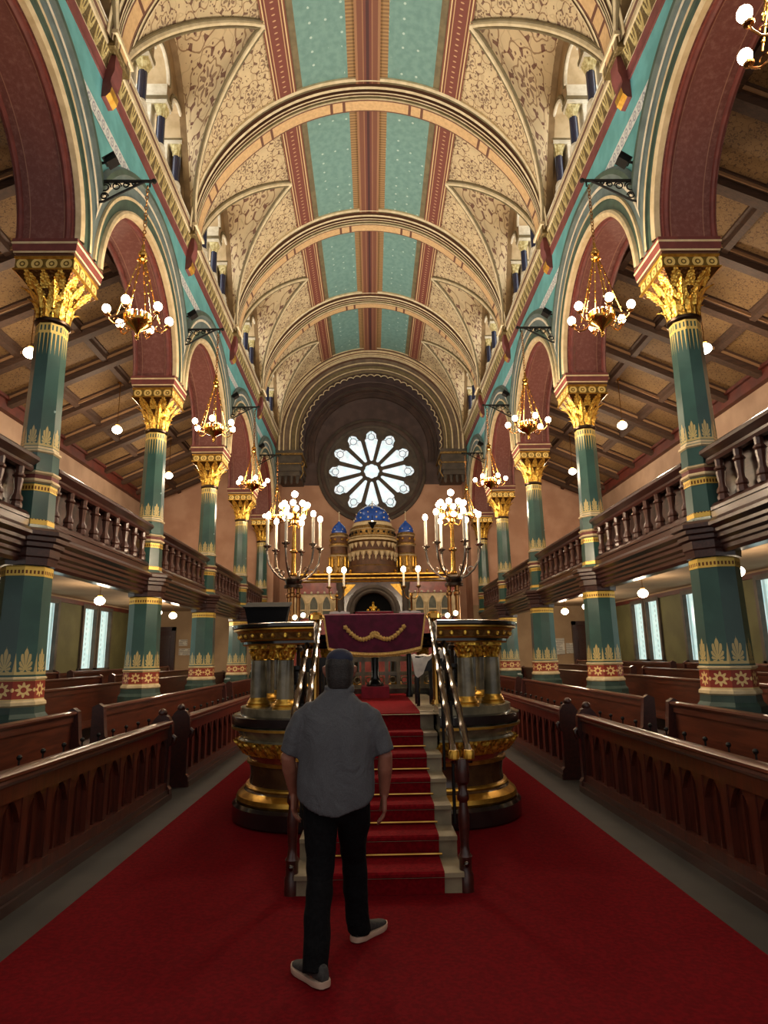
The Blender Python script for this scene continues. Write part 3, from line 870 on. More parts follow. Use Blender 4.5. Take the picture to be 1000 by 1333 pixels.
# ---- aisles: outer walls, galleries, ceilings
LANC = (22.65, 21.45, 18.75, 17.55, 14.95, 13.75)
for s, side in SIDES:
    b = MB()  # 0 olive 1 tan 2 beige 3 dark wood
    WH, WZ0, WZ1 = .47, 1.40, 3.30
    edges = [2.0]
    for y in sorted(LANC): edges += [y - WH, y + WH]
    edges.append(YE)
    for i in range(len(edges) - 1):
        y0, y1 = edges[i], edges[i + 1]
        if i % 2 == 0: b.poly([(s * XO, y0, 0), (s * XO, y1, 0), (s * XO, y1, 3.4), (s * XO, y0, 3.4)], 0)
        else:
            b.poly([(s * XO, y0, 0), (s * XO, y1, 0), (s * XO, y1, WZ0), (s * XO, y0, WZ0)], 0)
            b.poly([(s * XO, y0, WZ1), (s * XO, y1, WZ1), (s * XO, y1, 3.4), (s * XO, y0, 3.4)], 0)
    b.poly([(s * XO, 2, 3.4), (s * XO, YE, 3.4), (s * XO, YE, 3.8), (s * XO, 2, 3.8)], 1)
    b.poly([(s * XO, 2, 3.8), (s * XO, YE, 3.8), (s * XO, YE, 8.1), (s * XO, 2, 8.1)], 2)
    w = struct(b.build('wall_outer_' + side, [M_olivewall, M_beige, M_pink], angle=None))
    d = MB(); d.box(s * (XO - .06), s * XO, 2, YE, 3.34, 3.46); d.build('head_rail', M_plate, w)
    d = MB(); d.box(s * (XO - .08), s * XO, 2, YE, 0, 1.22); d.box(s * (XO - .12), s * XO, 2, YE, 1.22, 1.3); d.build('wainscot', M_pewh, w)
    d = MB(); d.box(s * (XO - .16), s * XO, 2, YE, 7.72, 8.14); d.box(s * (XO - .24), s * XO, 2, YE, 7.98, 8.06); d.build('wall_plate', M_plate, w)
    for y in LANC:
        win_no[0] += 1
        f = MB()
        for a0, a1, z0, z1 in ((y - WH - .1, y - WH + .03, WZ0 - .08, WZ1 + .1), (y + WH - .03, y + WH + .1, WZ0 - .08, WZ1 + .1), (y - WH, y + WH, WZ1 - .02, WZ1 + .1), (y - WH - .16, y + WH + .16, WZ0 - .14, WZ0 + .0)):
            f.box(s * (XO - .07), s * (XO + .10), a0, a1, z0, z1)
        wo = struct(f.build('window_%d' % win_no[0], M_greystone))
        p = MB(); p.grid([[(s * (XO + .05), y - WH, z), (s * (XO + .05), y + WH, z)] for z in (WZ0, WZ1)], 0, lambda i, j: (-.47 + .94 * j, WZ0 + i * (WZ1 - WZ0)))
        p.build('pane', M_glass_lo, wo)
    # gallery floor slab and its underside
    b = MB(); b.box(s * 4.62, s * XO, 2, YE, 3.52, 3.66); struct(b.build('floor_gallery_' + side, M_beige))
    # gallery front: fascia mouldings between the columns with blocks round them
    path = [(s * 4.50, 2.0, -s, 0), (s * 4.50, YE, -s, 0)]
    b = MB()
    b.sweep(path, [(-.2, 2.90), (.02, 2.88), (.05, 2.92), (.05, 2.97), (.08, 2.99), (.08, 3.03), (.13, 3.06), (.13, 3.11), (.17, 3.13), (.17, 3.17), (.24, 3.21), (.24, 3.25), (.21, 3.28), (.10, 3.34), (.10, 3.42), (-.2, 3.44)], 0)
    b.box(s * 4.62, s * 4.72, 2, YE, 2.9, 4.2, 0)
    gf = trim(b, [M_dkwood], angle=25)
    for k in range(1, 5):
        c = MB(); c.lathe([(.33, 2.84), (.34, 2.93), (.36, 2.95), (.36, 3.05), (.41, 3.07), (.41, 3.12), (.45, 3.14), (.45, 3.19), (.49, 3.21), (.49, 3.26), (.44, 3.30), (.30, 3.31)], 8, (s * 4.49, PY[k], 0), pi / 8)
        c.build('pier_block', M_dkwood, gf, angle=25)
    # sloping aisle ceiling
    zt, zb = 9.95, 8.02; xt, xb = XA, XO
    sl = lambda x: zt + (x - xt) / (xb - xt) * (zb - zt)
    b = MB()
    b.grid([[(s * x, y, sl(x)) for y in (2, YE)] for x in (xt, xb)], 0, lambda i, j: (2 + j * (YE - 2), i * 4.68))
    ac = struct(b.build('ceiling_aisle_' + side, M_aislepanel))
    def slopebox(mb, y0, y1, x0, x1, dz, m=0):
        pts = [(s * x, y, sl(x) - d) for x in (x0, x1) for y in (y0, y1) for d in (0, dz)]
        o = len(mb.v); mb.v.extend(pts)
        for q in ((0, 1, 3, 2), (4, 6, 7, 5), (0, 4, 5, 1), (2, 3, 7, 6), (0, 2, 6, 4), (1, 5, 7, 3)): mb.face([o + k for k in q], m)
    y = PY[0] - 1.97
    while y < YE - .15:
        m = MB()
        slopebox(m, y - .10, y + .10, xt, xb, .25); slopebox(m, y - .16, y + .16, xt, xb, .10); slopebox(m, y - .20, y + .20, xt, xb, .05)
        for e in (-1, 1): slopebox(m, y + e * .165 - .012, y + e * .165 + .012, xt, xb, .112, 1)
        m.build('rafter', [M_beam, M_tanline], ac); y += 1.4967
    for x in (xt + .42, 6.70, 8.02):
        m = MB(); slopebox(m, 2, YE, x - .055, x + .055, .15); slopebox(m, 2, YE, x - .11, x + .11, .04); m.build('purlin', M_beam, ac)

# doors with pale surrounds at the far end of the aisles
for n_, (s, x) in enumerate(((-1, 8.5), (1, 8.62))):
    b = MB()
    b.box(s * x - .5, s * x + .5, YE - .08, YE + .02, 0, 2.75, 0)
    for q in (-.25, .25):
        b.box(s * x + q - .18, s * x + q + .18, YE - .11, YE - .06, .2, 1.2, 1); b.box(s * x + q - .18, s * x + q + .18, YE - .11, YE - .06, 1.4, 2.55, 1)
    d = struct(b.build('door_%d' % (n_ + 1), [M_pewdk, M_dkwood]))
    f = MB(); f.box(s * x - .64, s * x - .5, YE - .14, YE, 0, 2.9); f.box(s * x + .5, s * x + .64, YE - .14, YE, 0, 2.9); f.box(s * x - .64, s * x + .64, YE - .14, YE, 2.75, 2.9); f.build('door_frame', M_dkwood, d)
    h = MB(); h.sphere((s * (x - .4), YE - .14, 1.05), .04); h.build('door_knob', M_brass, d)
ORD = ['nearest', 'second', 'third', 'fourth', 'fifth']
# ------------------------------------------------------------------ columns
def make_column():
    t = empty('nave_column', cat='column', group='green columns carrying the nave arcades')
    o8 = pi / 8
    b = MB(); b.lathe([(.44, 0), (.44, .82), (.40, .86), (.40, .98), (.36, 1.03), (.35, 1.11)], 8, (0, 0, 0), o8); b.build('plinth', M_colgreen_dk, t, angle=20)
    b = MB(); b.lathe([(.345, 1.11), (.365, 1.13), (.36, 1.165), (.335, 1.185), (.332, 1.195), (.328, 1.425), (.345, 1.435), (.345, 1.455), (.325, 1.465), (.325, 1.485)], 8, (0, 0, 0), o8, [0, 0, 0, 0, 1, 0, 0, 0, 2]); b.build('base_band', [M_cream, M_floral, M_colgreen], t, angle=20)
    b = MB(); b.lathe([(.322, 1.485), (.312, 1.8), (.304, 2.3), (.30, 2.70)], 8, (0, 0, 0), o8); b.build('lower_shaft', M_shaft_lo, t, angle=20)
    b = MB(); b.lathe([(.306, 2.70), (.306, 2.81), (.295, 2.83)], 8, (0, 0, 0), o8); b.build('gold_band', M_goldband, t, angle=20)
    b = MB()
    b.lathe([(.33, 3.29), (.30, 3.32), (.262, 3.37), (.264, 3.37), (.264, 3.44), (.258, 3.44), (.25, 3.81), (.258, 3.81), (.258, 3.90), (.25, 3.915), (.285, 3.935), (.285, 3.955), (.265, 3.975), (.265, 4.03), (.29, 4.05), (.29, 4.072), (.255, 4.09), (.248, 4.33), (.27, 4.345), (.27, 4.37), (.24, 4.39), (.236, 4.42)], 8, (0, 0, 0), o8,
            [0, 0, 0, 1, 0, 0, 0, 1, 0, 2, 2, 2, 3, 2, 2, 0, 0, 2, 2, 0, 2]); b.build('pedestal', [M_colgreen, M_goldband, M_cream, M_cornred], t, angle=20)
    b = MB(); b.lathe([(.236, 4.42), (.226, 4.8), (.214, 5.5), (.206, 6.22)], 8, (0, 0, 0), o8); b.build('upper_shaft', M_shaft_up, t, angle=20)
    b = MB(); b.lathe([(.205, 6.21), (.236, 6.235), (.236, 6.27), (.21, 6.29)], 16, (0, 0, 0), o8); b.build('neck_ring', M_bronze, t)
    # capital: octagon flaring into a square, with acanthus leaves
    b = MB(); P = []
    N_ = 48
    for j in range(9):
        q = j / 8; e = q ** 2.3
        row = []
        for i in range(N_):
            a = 2 * pi * i / N_ + pi / 4
            ro = .208 * cos(pi / 8) / cos(((a + pi / 8) % (pi / 4)) - pi / 8)
            rs_ = .40 / max(abs(cos(a)), abs(sin(a)))
            r = ro * (1 - e) + rs_ * e
            # concave waist between the corners
            row.append((r * cos(a), r * sin(a), 6.28 + .61 * q))
        P.append(row)
    b.grid([[P[j][i] for j in range(9)] for i in range(N_)], 0, lambda i, j: (i / 6, j / 8), cu=True)
    b.poly(P[8], 0)
    # leaves
    for tier, (z0, h, n, r0, w) in enumerate(((6.29, .30, 8, .215, .075), (6.42, .40, 8, .235, .085))):
        for k in range(n):
            a = 2 * pi * (k + .5 * tier) / n
            rows = []
            for j in range(7):
                q = j / 6
                qq = (z0 + h * q - 6.28) / .61; e = max(0, qq) ** 2.3
                rs_ = .40 / max(abs(cos(a)), abs(sin(a)))
                r = .21 * (1 - e) + rs_ * e + .012 + .075 * max(0, q - .55) ** 1.2 * 2
                z = z0 + h * q - .10 * max(0, q - .72) * 2
                wd = w * (sin(pi * min(1, .18 + q * .80)) ** .7) * (.85 + .15 * cos(q * 18))
                row = []
                for u in (-1, -.5, 0, .5, 1):
                    rr = r - .018 * abs(u) + .012 * (u == 0)
                    row.append((rr * cos(a) - u * wd * sin(a), rr * sin(a) + u * wd * cos(a), z))
                rows.append(row)
            b.grid(rows, 0, lambda i, j: (.333 + .16 * (j - 2) / 2, .02 + .29 * i / 6))
    b.build('capital', M_gilt, t, angle=40)
    b = MB()
    def sq(z, h): return [(-h, -h, z), (h, -h, z), (h, h, z), (-h, h, z)]
    def sqring(rows, mats):
        R = [[Vector((sx * hx, sy * hy, z)) for sx, sy in ((-1, -1), (1, -1), (1, 1), (-1, 1))] for hx, hy, z in rows]
        for j in range(len(R) - 1):
            for k in range(4):
                k2 = (k + 1) % 4
                b.poly([R[j][k], R[j][k2], R[j + 1][k2], R[j + 1][k]], mats[j], [(k, rows[j][2]), (k + 1, rows[j][2]), (k + 1, rows[j + 1][2]), (k, rows[j + 1][2])])
        b.poly(R[0][::-1], mats[0]); b.poly(R[-1], mats[-1])
    sqring([(.39, .38, 6.88), (.42, .405, 6.895), (.42, .405, 6.915), (.40, .385, 6.925), (.40, .385, 7.06), (.415, .40, 7.075), (.415, .40, 7.10)], [0, 0, 0, 1, 0, 0])
    b.build('rosette_band', [M_gold, M_eggs], t, angle=20)
    b = MB()
    sqring([(.40, .39, 7.10), (.40, .39, 7.13), (.425, .415, 7.14), (.425, .415, 7.16), (.43, .42, 7.165), (.445, .43, 7.27), (.455, .435, 7.28), (.455, .435, 7.30), (.445, .43, 7.305), (.445, .43, 7.352)], [2, 2, 1, 1, 0, 1, 1, 0, 0])
    b.build('abacus', [M_cornred, M_cream, M_brownline], t, angle=20)
    return t
proto = make_column(); first = True
for s, side in SIDES:
    for k in range(1, 5):
        lab = ('green octagonal column with gilded capital, %s from the viewer on the %s side of the nave' % (ORD[k - 1] if k > 1 else 'nearest and largest', side))
        repeat(proto, first, (s * 4.49, PY[k], 0), 0 if s < 0 else 0, lab); first = False
# at the end wall a slimmer respond of the same make
for s, side in SIDES:
    repeat(proto, False, (s * 4.49, YE - .25, 0), 0, 'green octagonal column with gilded capital against the far end wall, %s side' % side)

# ------------------------------------------------------------------ gallery balustrades
def make_balustrade():
    t = empty('gallery_balustrade', cat='balustrade', group='dark wood balustrades along the gallery fronts')
    L = BAY / 2 - .27
    b = MB(); path = [(0, -L, 1, 0), (0, L, 1, 0)]
    b.sweep(path, [(-.12, 4.10), (-.06, 4.06), (.04, 4.05), (.06, 4.09), (.05, 4.13), (.09, 4.16), (.13, 4.19), (.13, 4.23), (.10, 4.26), (.04, 4.29), (-.12, 4.29)]); b.build('top_rail', M_dkwood, t, angle=25)
    b = MB(); b.sweep(path, [(-.06, 3.42), (.07, 3.43), (.07, 3.47), (.05, 3.50), (.02, 3.53), (-.06, 3.53)]); b.build('bottom_rail', M_dkwood, t, angle=25)
    for i in range(9):
        y = -L + .22 + i * (2 * L - .44) / 8
        b = MB()
        b.lathe([(.07, 3.52), (.075, 3.56), (.06, 3.60), (.075, 3.62), (.07, 3.66), (.045, 3.70), (.042, 3.76), (.055, 3.86), (.058, 3.90), (.05, 3.905), (.075, 3.93), (.07, 3.95), (.05, 3.97), (.055, 4.06)], 8, (0, y, 0), pi / 8)
        b.build('baluster', M_baluster, t, angle=30)
    b = MB(); b.box(-.16, -.12, -L, L, 3.5, 4.1); b.build('back_board', M_dkwood, t)
    return t
proto = make_balustrade(); first = True
for s, side in SIDES:
    for k in range(0, 5):
        lab = 'dark wood gallery balustrade with turned balusters, %s bay from the viewer, %s gallery' % (ORD[k], side)
        repeat(proto, first, (s * 4.46, PY[k] + BAY / 2, 0), 0 if s < 0 else pi, lab); first = False

# ------------------------------------------------------------------ iron brackets with floodlights, chandeliers
def make_bracket():
    t = empty('iron_bracket', cat='bracket', group='wrought iron brackets over the columns')
    b = MB()
    b.box(0, .03, -.03, .03, -.36, .14); b.tube([(0, 0, 0), (.83, 0, 0)], .024, 8)
    b.tube([(0, 0, -.36), (.12, 0, -.34), (.35, 0, -.20), (.60, 0, -.06), (.70, 0, -.01)], .018, 6)
    b.sphere((.84, 0, 0), .04, 8, 6); b.tube([(.78, 0, 0), (.78, 0, -.10)], .014, 6)
    b.build('arm', M_iron, t)
    b = MB()
    for cx, cz, r in ((.12, -.10, .085), (.29, -.085, .07), (.43, -.065, .05), (.12, -.25, .06), (.54, -.04, .032)):
        b.tube([(cx + r * cos(a) * (1 - a / 16), 0, cz + r * sin(a) * (1 - a / 16)) for a in [q * .45 for q in range(20)]], .011, 5)
    b.build('scrollwork', M_iron, t)
    return t
proto = make_bracket(); first = True
for s, side in SIDES:
    for k in range(1, 5):
        repeat(proto, first, (s * XW, PY[k], 8.61), pi if s > 0 else 0, 'black wrought iron bracket over the %s column, %s side of the nave' % (ORD[k - 1], side)); first = False
def make_flood():
    t = empty('floodlight', cat='floodlight', group='black floodlights above the columns')
    b = MB(); b.tube([(0, 0, 0), (.16, 0, .03)], .02, 6); b.box(-.0, .03, -.06, .06, -.07, .07); b.build('mount', M_iron, t)
    b = MB()
    Mx = Matrix.Scale(.78, 4) @ Matrix.Translation((.25, 0, .05)) @ Matrix.Rotation(radians(-35), 4, 'Y')
    b.box(-.11, .11, -.10, .10, -.06, .05, 0, Mx); b.box(-.13, .13, -.12, .12, .05, .07, 0, Mx); b.build('lamp_head', M_iron, t)
    return t
proto = make_flood(); first = True
for s, side in SIDES:
    for k in range(1, 5):
        repeat(proto, first, (s * (XW - .0), PY[k] - .02, 8.90), pi if s > 0 else 0, 'small black floodlight on the spandrel above the %s column, %s side of the nave' % (ORD[k - 1], side)); first = False

def make_chandelier():
    t = empty('chandelier', cat='chandelier', group='brass chandeliers hanging from the iron brackets')
    b = MB()
    z = 1.50
    while z < 2.50:
        a = int(z * 20) % 2
        b.tube([(.022 * cos(q) * (1 - a), .022 * cos(q) * a, z + .035 * sin(q)) for q in [2 * pi * i / 8 for i in range(9)]], .0075, 4, caps=False); z += .058
    b.build('chain', M_copper, t)
    b = MB(); b.sphere((0, 0, 1.36), .065, 14, 10, 0, (1, 1, .9)); b.lathe([(.02, 1.40), (.035, 1.43), (.02, 1.47), (.012, 1.53)], 10); b.lathe([(.05, 1.24), (.075, 1.26), (.05, 1.30)], 12); b.build('ball', M_brass, t)
    # bowl with a crown of leaves
    b = MB(); b.lathe([(.012, .03), (.03, .06), (.02, .1), (.05, .16), (.15, .215), (.19, .27), (.20, .30), (.16, .31), (.05, .30)], 20); b.sphere((0, 0, .045), .028, 10, 6)
    for k in range(16):
        a = 2 * pi * k / 16
        b.tube([(.175 * cos(a), .175 * sin(a), .30), (.18 * cos(a), .18 * sin(a), .37), (.14 * cos(a), .14 * sin(a), .42)], [.02, .024, .006], 5)
    b.build('bowl', M_brass, t)
    for k in range(6):
        a = 2 * pi * (k + .25) / 6; c, s_ = cos(a), sin(a)
        r = MB()
        pts = [(.04 * c, .04 * s_, 1.26)] + [((.04 + .25 * q) * c, (.04 + .25 * q) * s_, 1.26 - .93 * q) for q in (.5, 1)]
        r.tube(pts, .009, 5)
        for q in (.16, .3, .46, .62, .78, .92): r.sphere(((.04 + .25 * q) * c, (.04 + .25 * q) * s_, 1.26 - .93 * q), .018, 6, 5)
        r.build('rod', M_brass, t)
        r = MB()
        r.tube([(.15 * c, .15 * s_, .27), (.24 * c, .24 * s_, .20), (.32 * c, .32 * s_, .20), (.38 * c, .38 * s_, .25), (.40 * c, .40 * s_, .30)], .011, 6)
        r.tube([(.28 * c + .04 * cos(q) * c, .28 * s_ + .04 * cos(q) * s_, .25 + .04 * sin(q)) for q in [i * .5 for i in range(11)]], .006, 4)
        r.lathe([(.012, .29), (.04, .30), (.045, .315), (.02, .32), (.022, .36)], 10, (.40 * c, .40 * s_, 0))
        am = r.build('arm', M_copper, t)
        l = MB(); l.sphere((.42 * c, .42 * s_, .40), .058, 12, 8, 0, (1, 1, 1.1)); l.build('bulb', BULB, am)
    return t
proto = make_chandelier(); first = True
CH = []
for s, side in SIDES:
    for k in range(0, 5):
        if k == 0 and s < 0: continue
        lab = 'brass six-lamp chandelier, %s from the viewer on the %s side' % (ORD[k - 1] if s < 0 else ORD[k], side)
        if s > 0 and k == 0: lab = 'brass chandelier cut off by the right edge at the top corner'
        if s > 0 and k == 4: lab = 'brass six-lamp chandelier, farthest on the right side, behind the standing candelabrum'
        if s < 0 and k == 4: lab = 'brass six-lamp chandelier, farthest on the left side, behind the standing candelabrum'
        loc = (s * 3.30, PY[k] if k else PY[0] + .05, 6.02)
        repeat(proto, first, loc, .2 * k if k else -radians(15), lab); first = False; CH.append(loc)

# ------------------------------------------------------------------ globe lamps of the aisles
def make_globe(z_rod):
    t = empty('globe_lamp', cat='lamp', group='white globe lamps of the aisles and galleries')
    b = MB(); b.lathe([(.08, .16 + z_rod), (.08, .14 + z_rod), (.012, .12 + z_rod), (.007, .13)], 8); b.lathe([(.05, .10), (.07, .12), (.05, .15)], 12); b.build('fitting', M_brass, t)
    b = MB(); b.sphere((0, 0, 0), .13, 16, 10, 0, (1, 1, .82)); b.build('globe', GLOBE, t)
    return t
GL = []
low = make_globe(.26); first = True
for s, side in SIDES:
    for i, y in enumerate((12.1, 16.5, 21.0, 23.4)):
        if i == 3 and s < 0: y = 22.6
        repeat(low, first, (s * 6.85, y, 3.10), 0, 'lit white globe lamp under the %s gallery, %s from the viewer' % (side, ORD[i])); first = False; GL.append((s * 6.85, y, 3.10))
up = make_globe(1.20); first = True
for s, side in SIDES:
    for i, y in enumerate((12.2, 16.75, 21.3)):
        repeat(up, first, (s * 6.85, y, 7.70), 0, 'lit globe lamp hanging over the %s gallery, %s from the viewer' % (side, ORD[i])); first = False; GL.append((s * 6.85, y, 7.7))

# ------------------------------------------------------------------ pews
def make_pew(L, front, zt, npan, rows_label=None):
    """length along local y from 0 to L; faces local -x (the aisle); back at +x"""
    t = empty('pew', cat='pew', group='wooden pews facing the central aisle')
    if front:
        b = MB()
        b.box(.05, .09, 0, L, .10, zt - .08)
        st = L / npan
        for i in range(npan + 1):
            y = min(max(i * st, .05), L - .05)
            b.box(.0, .05, y - .045, y + .045, .16, zt - .08)
        b.box(-.01, .05, 0, L, zt - .20, zt - .08); b.box(-.02, .05, 0, L, .10, .20)
        for i in range(npan):      # pointed heads: corner pieces cut to an arch
            y0, y1 = i * st + .045, (i + 1) * st - .045; ym = (y0 + y1) / 2; h = .17
            for e, ya in ((1, y0), (-1, y1)):
                pts = [(ya, zt - .20)] + [(ya + e * (ym - y0) * q, zt - .20 - h * (1 - q) ** 1.8) for q in (0, .2, .4, .6, .8, 1)]
                F = [(.01, y, z) for y, z in pts]; B = [(.05, y, z) for y, z in pts]
                b.poly(F); 
                for a_ in range(1, len(pts) - 1): b.poly([F[a_], F[a_ + 1], B[a_ + 1], B[a_]])
            b.box(.03, .05, ym - .012, ym + .012, .2, zt - .25)
        b.build('front_panel', M_pew, t)
        b = MB(); b.box(-.07, .10, -.02, L + .02, 0, .07); b.box(-.045, .10, -.01, L + .01, .07, .12); b.build('plinth', M_pewdk, t)
        b = MB()
        b.sweep([(0, 0, -1, 0), (0, L, -1, 0)], [(-.02, zt - .08), (.02, zt - .085), (.035, zt - .06), (.03, zt - .04), (.05, zt - .025), (.05, zt - .005), (.03, zt + .01), (-.02, zt + .015), (-.10, zt + .0), (-.26, zt - .05), (-.26, zt - .08)]); b.build('book_rest', M_pewh, t)
        n = int(L / .37)
        for i in range(n):
            b = MB(); y = .25 + i * (L - .5) / max(1, n - 1)
            b.lathe([(.008, zt - .02), (.008, zt + .015), (.018, zt + .025), (.022, zt + .04), (.012, zt + .055)], 8, (.17, y, 0)); b.build('peg', M_iron, t)
    else:
        b = MB(); b.box(.02, .07, 0, L, .12, zt - .03)
        b.box(-.0, .02, 0, L, zt - .12, zt - .03); b.build('back_panel', M_pewh, t)
        b = MB(); b.sweep([(0, 0, -1, 0), (0, L, -1, 0)], [(-.08, zt - .04), (.02, zt - .045), (.035, zt - .02), (.03, zt), (-.02, zt + .01), (-.09, zt)]); b.build('top_rail', M_pewh, t)
    b = MB(); b.box(-.42 if not front else .42, .0 if not front else .78, .02, L - .02, .40, .45) if not front else None
    if not front: b.build('seat', M_pewh, t)
    for e, y in ((0, 0), (1, L)):
        b = MB()
        y0, y1 = (y - .03, y + .06) if e == 0 else (y - .06, y + .03)
        if front:
            pr = [(-.06, 0), (-.06, .12), (-.03, .16), (-.03, zt - .3), (-.06, zt - .22), (-.05, zt - .02), (.0, zt + .06), (.10, zt + .10), (.16, zt + .04), (.22, zt - .05), (.28, zt - .12), (.28, 0)]
        else:
            pr = [(-.42, 0), (-.42, .55), (-.36, .64), (-.26, .66), (-.16, .62), (-.08, .72), (-.05, zt - .1), (-.04, zt), (.02, zt + .04), (.10, zt), (.10, 0)]
        F = [(x, y0, z) for x, z in pr]; B = [(x, y1, z) for x, z in pr]
        b.poly(F); b.poly(B[::-1])
        for a_ in range(len(pr)):
            a2 = (a_ + 1) % len(pr); b.poly([F[a_], F[a2], B[a2], B[a_]])
        if front:
            b.sphere((.08, (y0 + y1) / 2, zt + .10), .055, 10, 8)
            b.tube([(-.04, (y0 + y1) / 2, zt - .28), (-.075, (y0 + y1) / 2, zt - .24), (-.08, (y0 + y1) / 2, zt - .19), (-.05, (y0 + y1) / 2, zt - .17)], .03, 8)
        b.build('bench_end', M_pewdk, t)
    return t
def place_pews(protofn, spots):
    p = protofn(); f = True
    for (s, x, y, z, lab) in spots:
        # local -x points to the aisle: on the right side that is world -x, on the left rotate by 180 degrees
        o = p if f else copy_tree(p); f = False
        if s > 0: o.location = (x, y[0], z); o.rotation_euler = (0, 0, 0)
        else: o.location = (-x, y[1], z); o.rotation_euler = (0, 0, pi)
        o['label'] = lab
sd = lambda s: 'left' if s < 0 else 'right'
place_pews(lambda: make_pew(7.45, True, .90, 20), [(s, 2.55, (1.0, 8.45), 0, 'long front pew with pointed panels and book rest beside the carpet, nearest on the %s' % sd(s)) for s in (-1, 1)])
place_pews(lambda: make_pew(6.6, True, .90, 18), [(s, 2.55, (9.22, 15.82), 0, 'front pew with pointed panels beyond the aisle gap, beside the platform on the %s' % sd(s)) for s in (-1, 1)])
place_pews(lambda: make_pew(6.4, True, .90, 17), [(s, 2.55, (16.6, 23.0), 0, 'front pew with pointed panels at the far end near the ark, %s side' % sd(s)) for s in (-1, 1)])
sp = []
nm = {3.5: 'second-row', 5.35: 'third-row', 6.35: 'fourth-row', 7.35: 'fifth-row'}
def pl(seg, x, s): return 'brown wooden %s pew back %s, %s side' % (nm[x], seg, sd(s))
place_pews(lambda: make_pew(6.9, False, 1.07, 0), [(s, x, (1.1, 8.0), z, pl('nearest to the viewer', x, s)) for s in (-1, 1) for x, z in ((3.5, 0), (5.35, .12), (6.35, .22), (7.35, .32))])
place_pews(lambda: make_pew(7.0, False, 1.07, 0), [(s, x, (8.7, 15.7), z, pl('in the middle stretch of the hall', x, s)) for s in (-1, 1) for x, z in ((3.5, 0), (5.35, .12), (6.35, .22), (7.35, .32))])
place_pews(lambda: make_pew(7.6, False, 1.07, 0), [(s, x, (16.4, 24.0), z, pl('at the far end of the hall', x, s)) for s in (-1, 1) for x, z in ((3.5, 0), (5.35, .12), (6.35, .22), (7.35, .32))])
# raised wooden footings under the rear pews
for s, side in SIDES:
    b = MB()
    for x, z in ((5.35, .12), (6.35, .22), (7.35, .32)):
        b.box(s * (x - .52), s * (XO - .12), 1.0, 24.3, 0, z)
    trim(b, [M_pewdk])

# ------------------------------------------------------------------ bimah (reading platform)
HWB, YF, YB, RC = 1.50, 6.71, 11.3, .80
def plan(x_in=.62, rear_gap=None):
    p = [(-x_in, YF, 0, -1), (-1.1, YF, 0, -1)] if 0 else [(-x_in, YF, 0, -1)]
    def arc(cx, cy, a0, a1, n=9):
        return [(cx + RC * cos(a), cy + RC * sin(a), cos(a), sin(a)) for a in [a0 + (a1 - a0) * i / n for i in range(n + 1)]]
    p += arc(-HWB + RC, YF + RC, -pi / 2, -pi)
    p += arc(-HWB + RC, YB - RC, pi, pi / 2)
    p += arc(HWB - RC, YB - RC, pi / 2, 0)
    p += arc(HWB - RC, YF + RC, 0, -pi / 2)
    p += [(x_in, YF, 0, -1)]
    return p
PATH = plan()
bim = empty('bimah', (0, 0, 0), 0, 'round-cornered reading platform of dark marble and gilt mouldings in the middle of the nave', 'platform')
def bpart(name, prof, mats, mm=0, parent=None):
    b = MB(); b.sweep(PATH, prof, mm); return b.build(name, mats, parent or bim, angle=28)
bpart('plinth', [(-.7, .013), (.02, .013), (.04, .03), (.04, .17), (.01, .20), (-.7, .20)], M_blackmarble)
bpart('base_torus', [(-.7, .20), (-.02, .20), (.0, .225), (-.01, .265), (-.04, .29), (-.08, .31), (-.10, .33), (-.09, .345), (-.10, .36), (-.13, .37), (-.7, .37)], [M_gold, M_brownmarble], [0, 0, 0, 0, 0, 1, 0, 0, 0, 0])
bpart('drum', [(-.7, .36), (-.13, .36), (-.145, .45), (-.13, .565), (-.105, .57), (-.10, .60), (-.125, .605), (-.10, .66), (-.7, .66)], [M_brownmarble, M_gold, M_redmarble], [0, 0, 0, 1, 1, 1, 2, 0])
lf = bpart('gilt_frieze', [(-.7, .66), (-.10, .66), (-.06, .68), (-.02, .74), (.0, .79), (.005, .81), (-.7, .81)], M_gilt2)
b = MB()
tot = len(PATH)
for i in range(tot):
    x, y, nx, ny = PATH[i]
    segs = [(x, y, nx, ny)]
    if i + 1 < tot:
        x2, y2, nx2, ny2 = PATH[i + 1]; L = hypot(x2 - x, y2 - y); n = max(1, int(L / .13))
        segs = [(x + (x2 - x) * q / n, y + (y2 - y) * q / n, nx + (nx2 - nx) * q / n, ny + (ny2 - ny) * q / n) for q in range(n)]
    for (px, py, ax, ay) in segs:
        tx, ty = -ay, ax
        b.grid([[(px + ax * (-.08 + .10 * q + .03 * (u == 0)) + tx * u * .05 * sin(pi * min(1, .25 + .7 * q)), py + ay * (-.08 + .10 * q + .03 * (u == 0)) + ty * u * .05 * sin(pi * min(1, .25 + .7 * q)), .67 + .13 * q) for u in (-1, 0, 1)] for q in (0, .3, .6, .85, 1)])
b.build('leaves', M_gilt2, lf, angle=40)
bpart('cove', [(-.7, .81), (-.01, .81), (-.03, .83), (.0, .88), (.04, .92), (.07, .925), (.07, .95), (.05, .955), (-.7, .955)], [M_greymarble, M_gold], [0, 0, 0, 0, 1, 1, 0, 0])
bpart('black_band', [(-.7, .955), (.04, .955), (.07, .97), (.07, 1.05), (.04, 1.06), (-.7, 1.06)], M_blackmarble)
bpart('stone_kerb', [(-.55, 1.06), (-.02, 1.06), (-.02, 1.135), (-.04, 1.14), (-.55, 1.14)], M_greymarble)
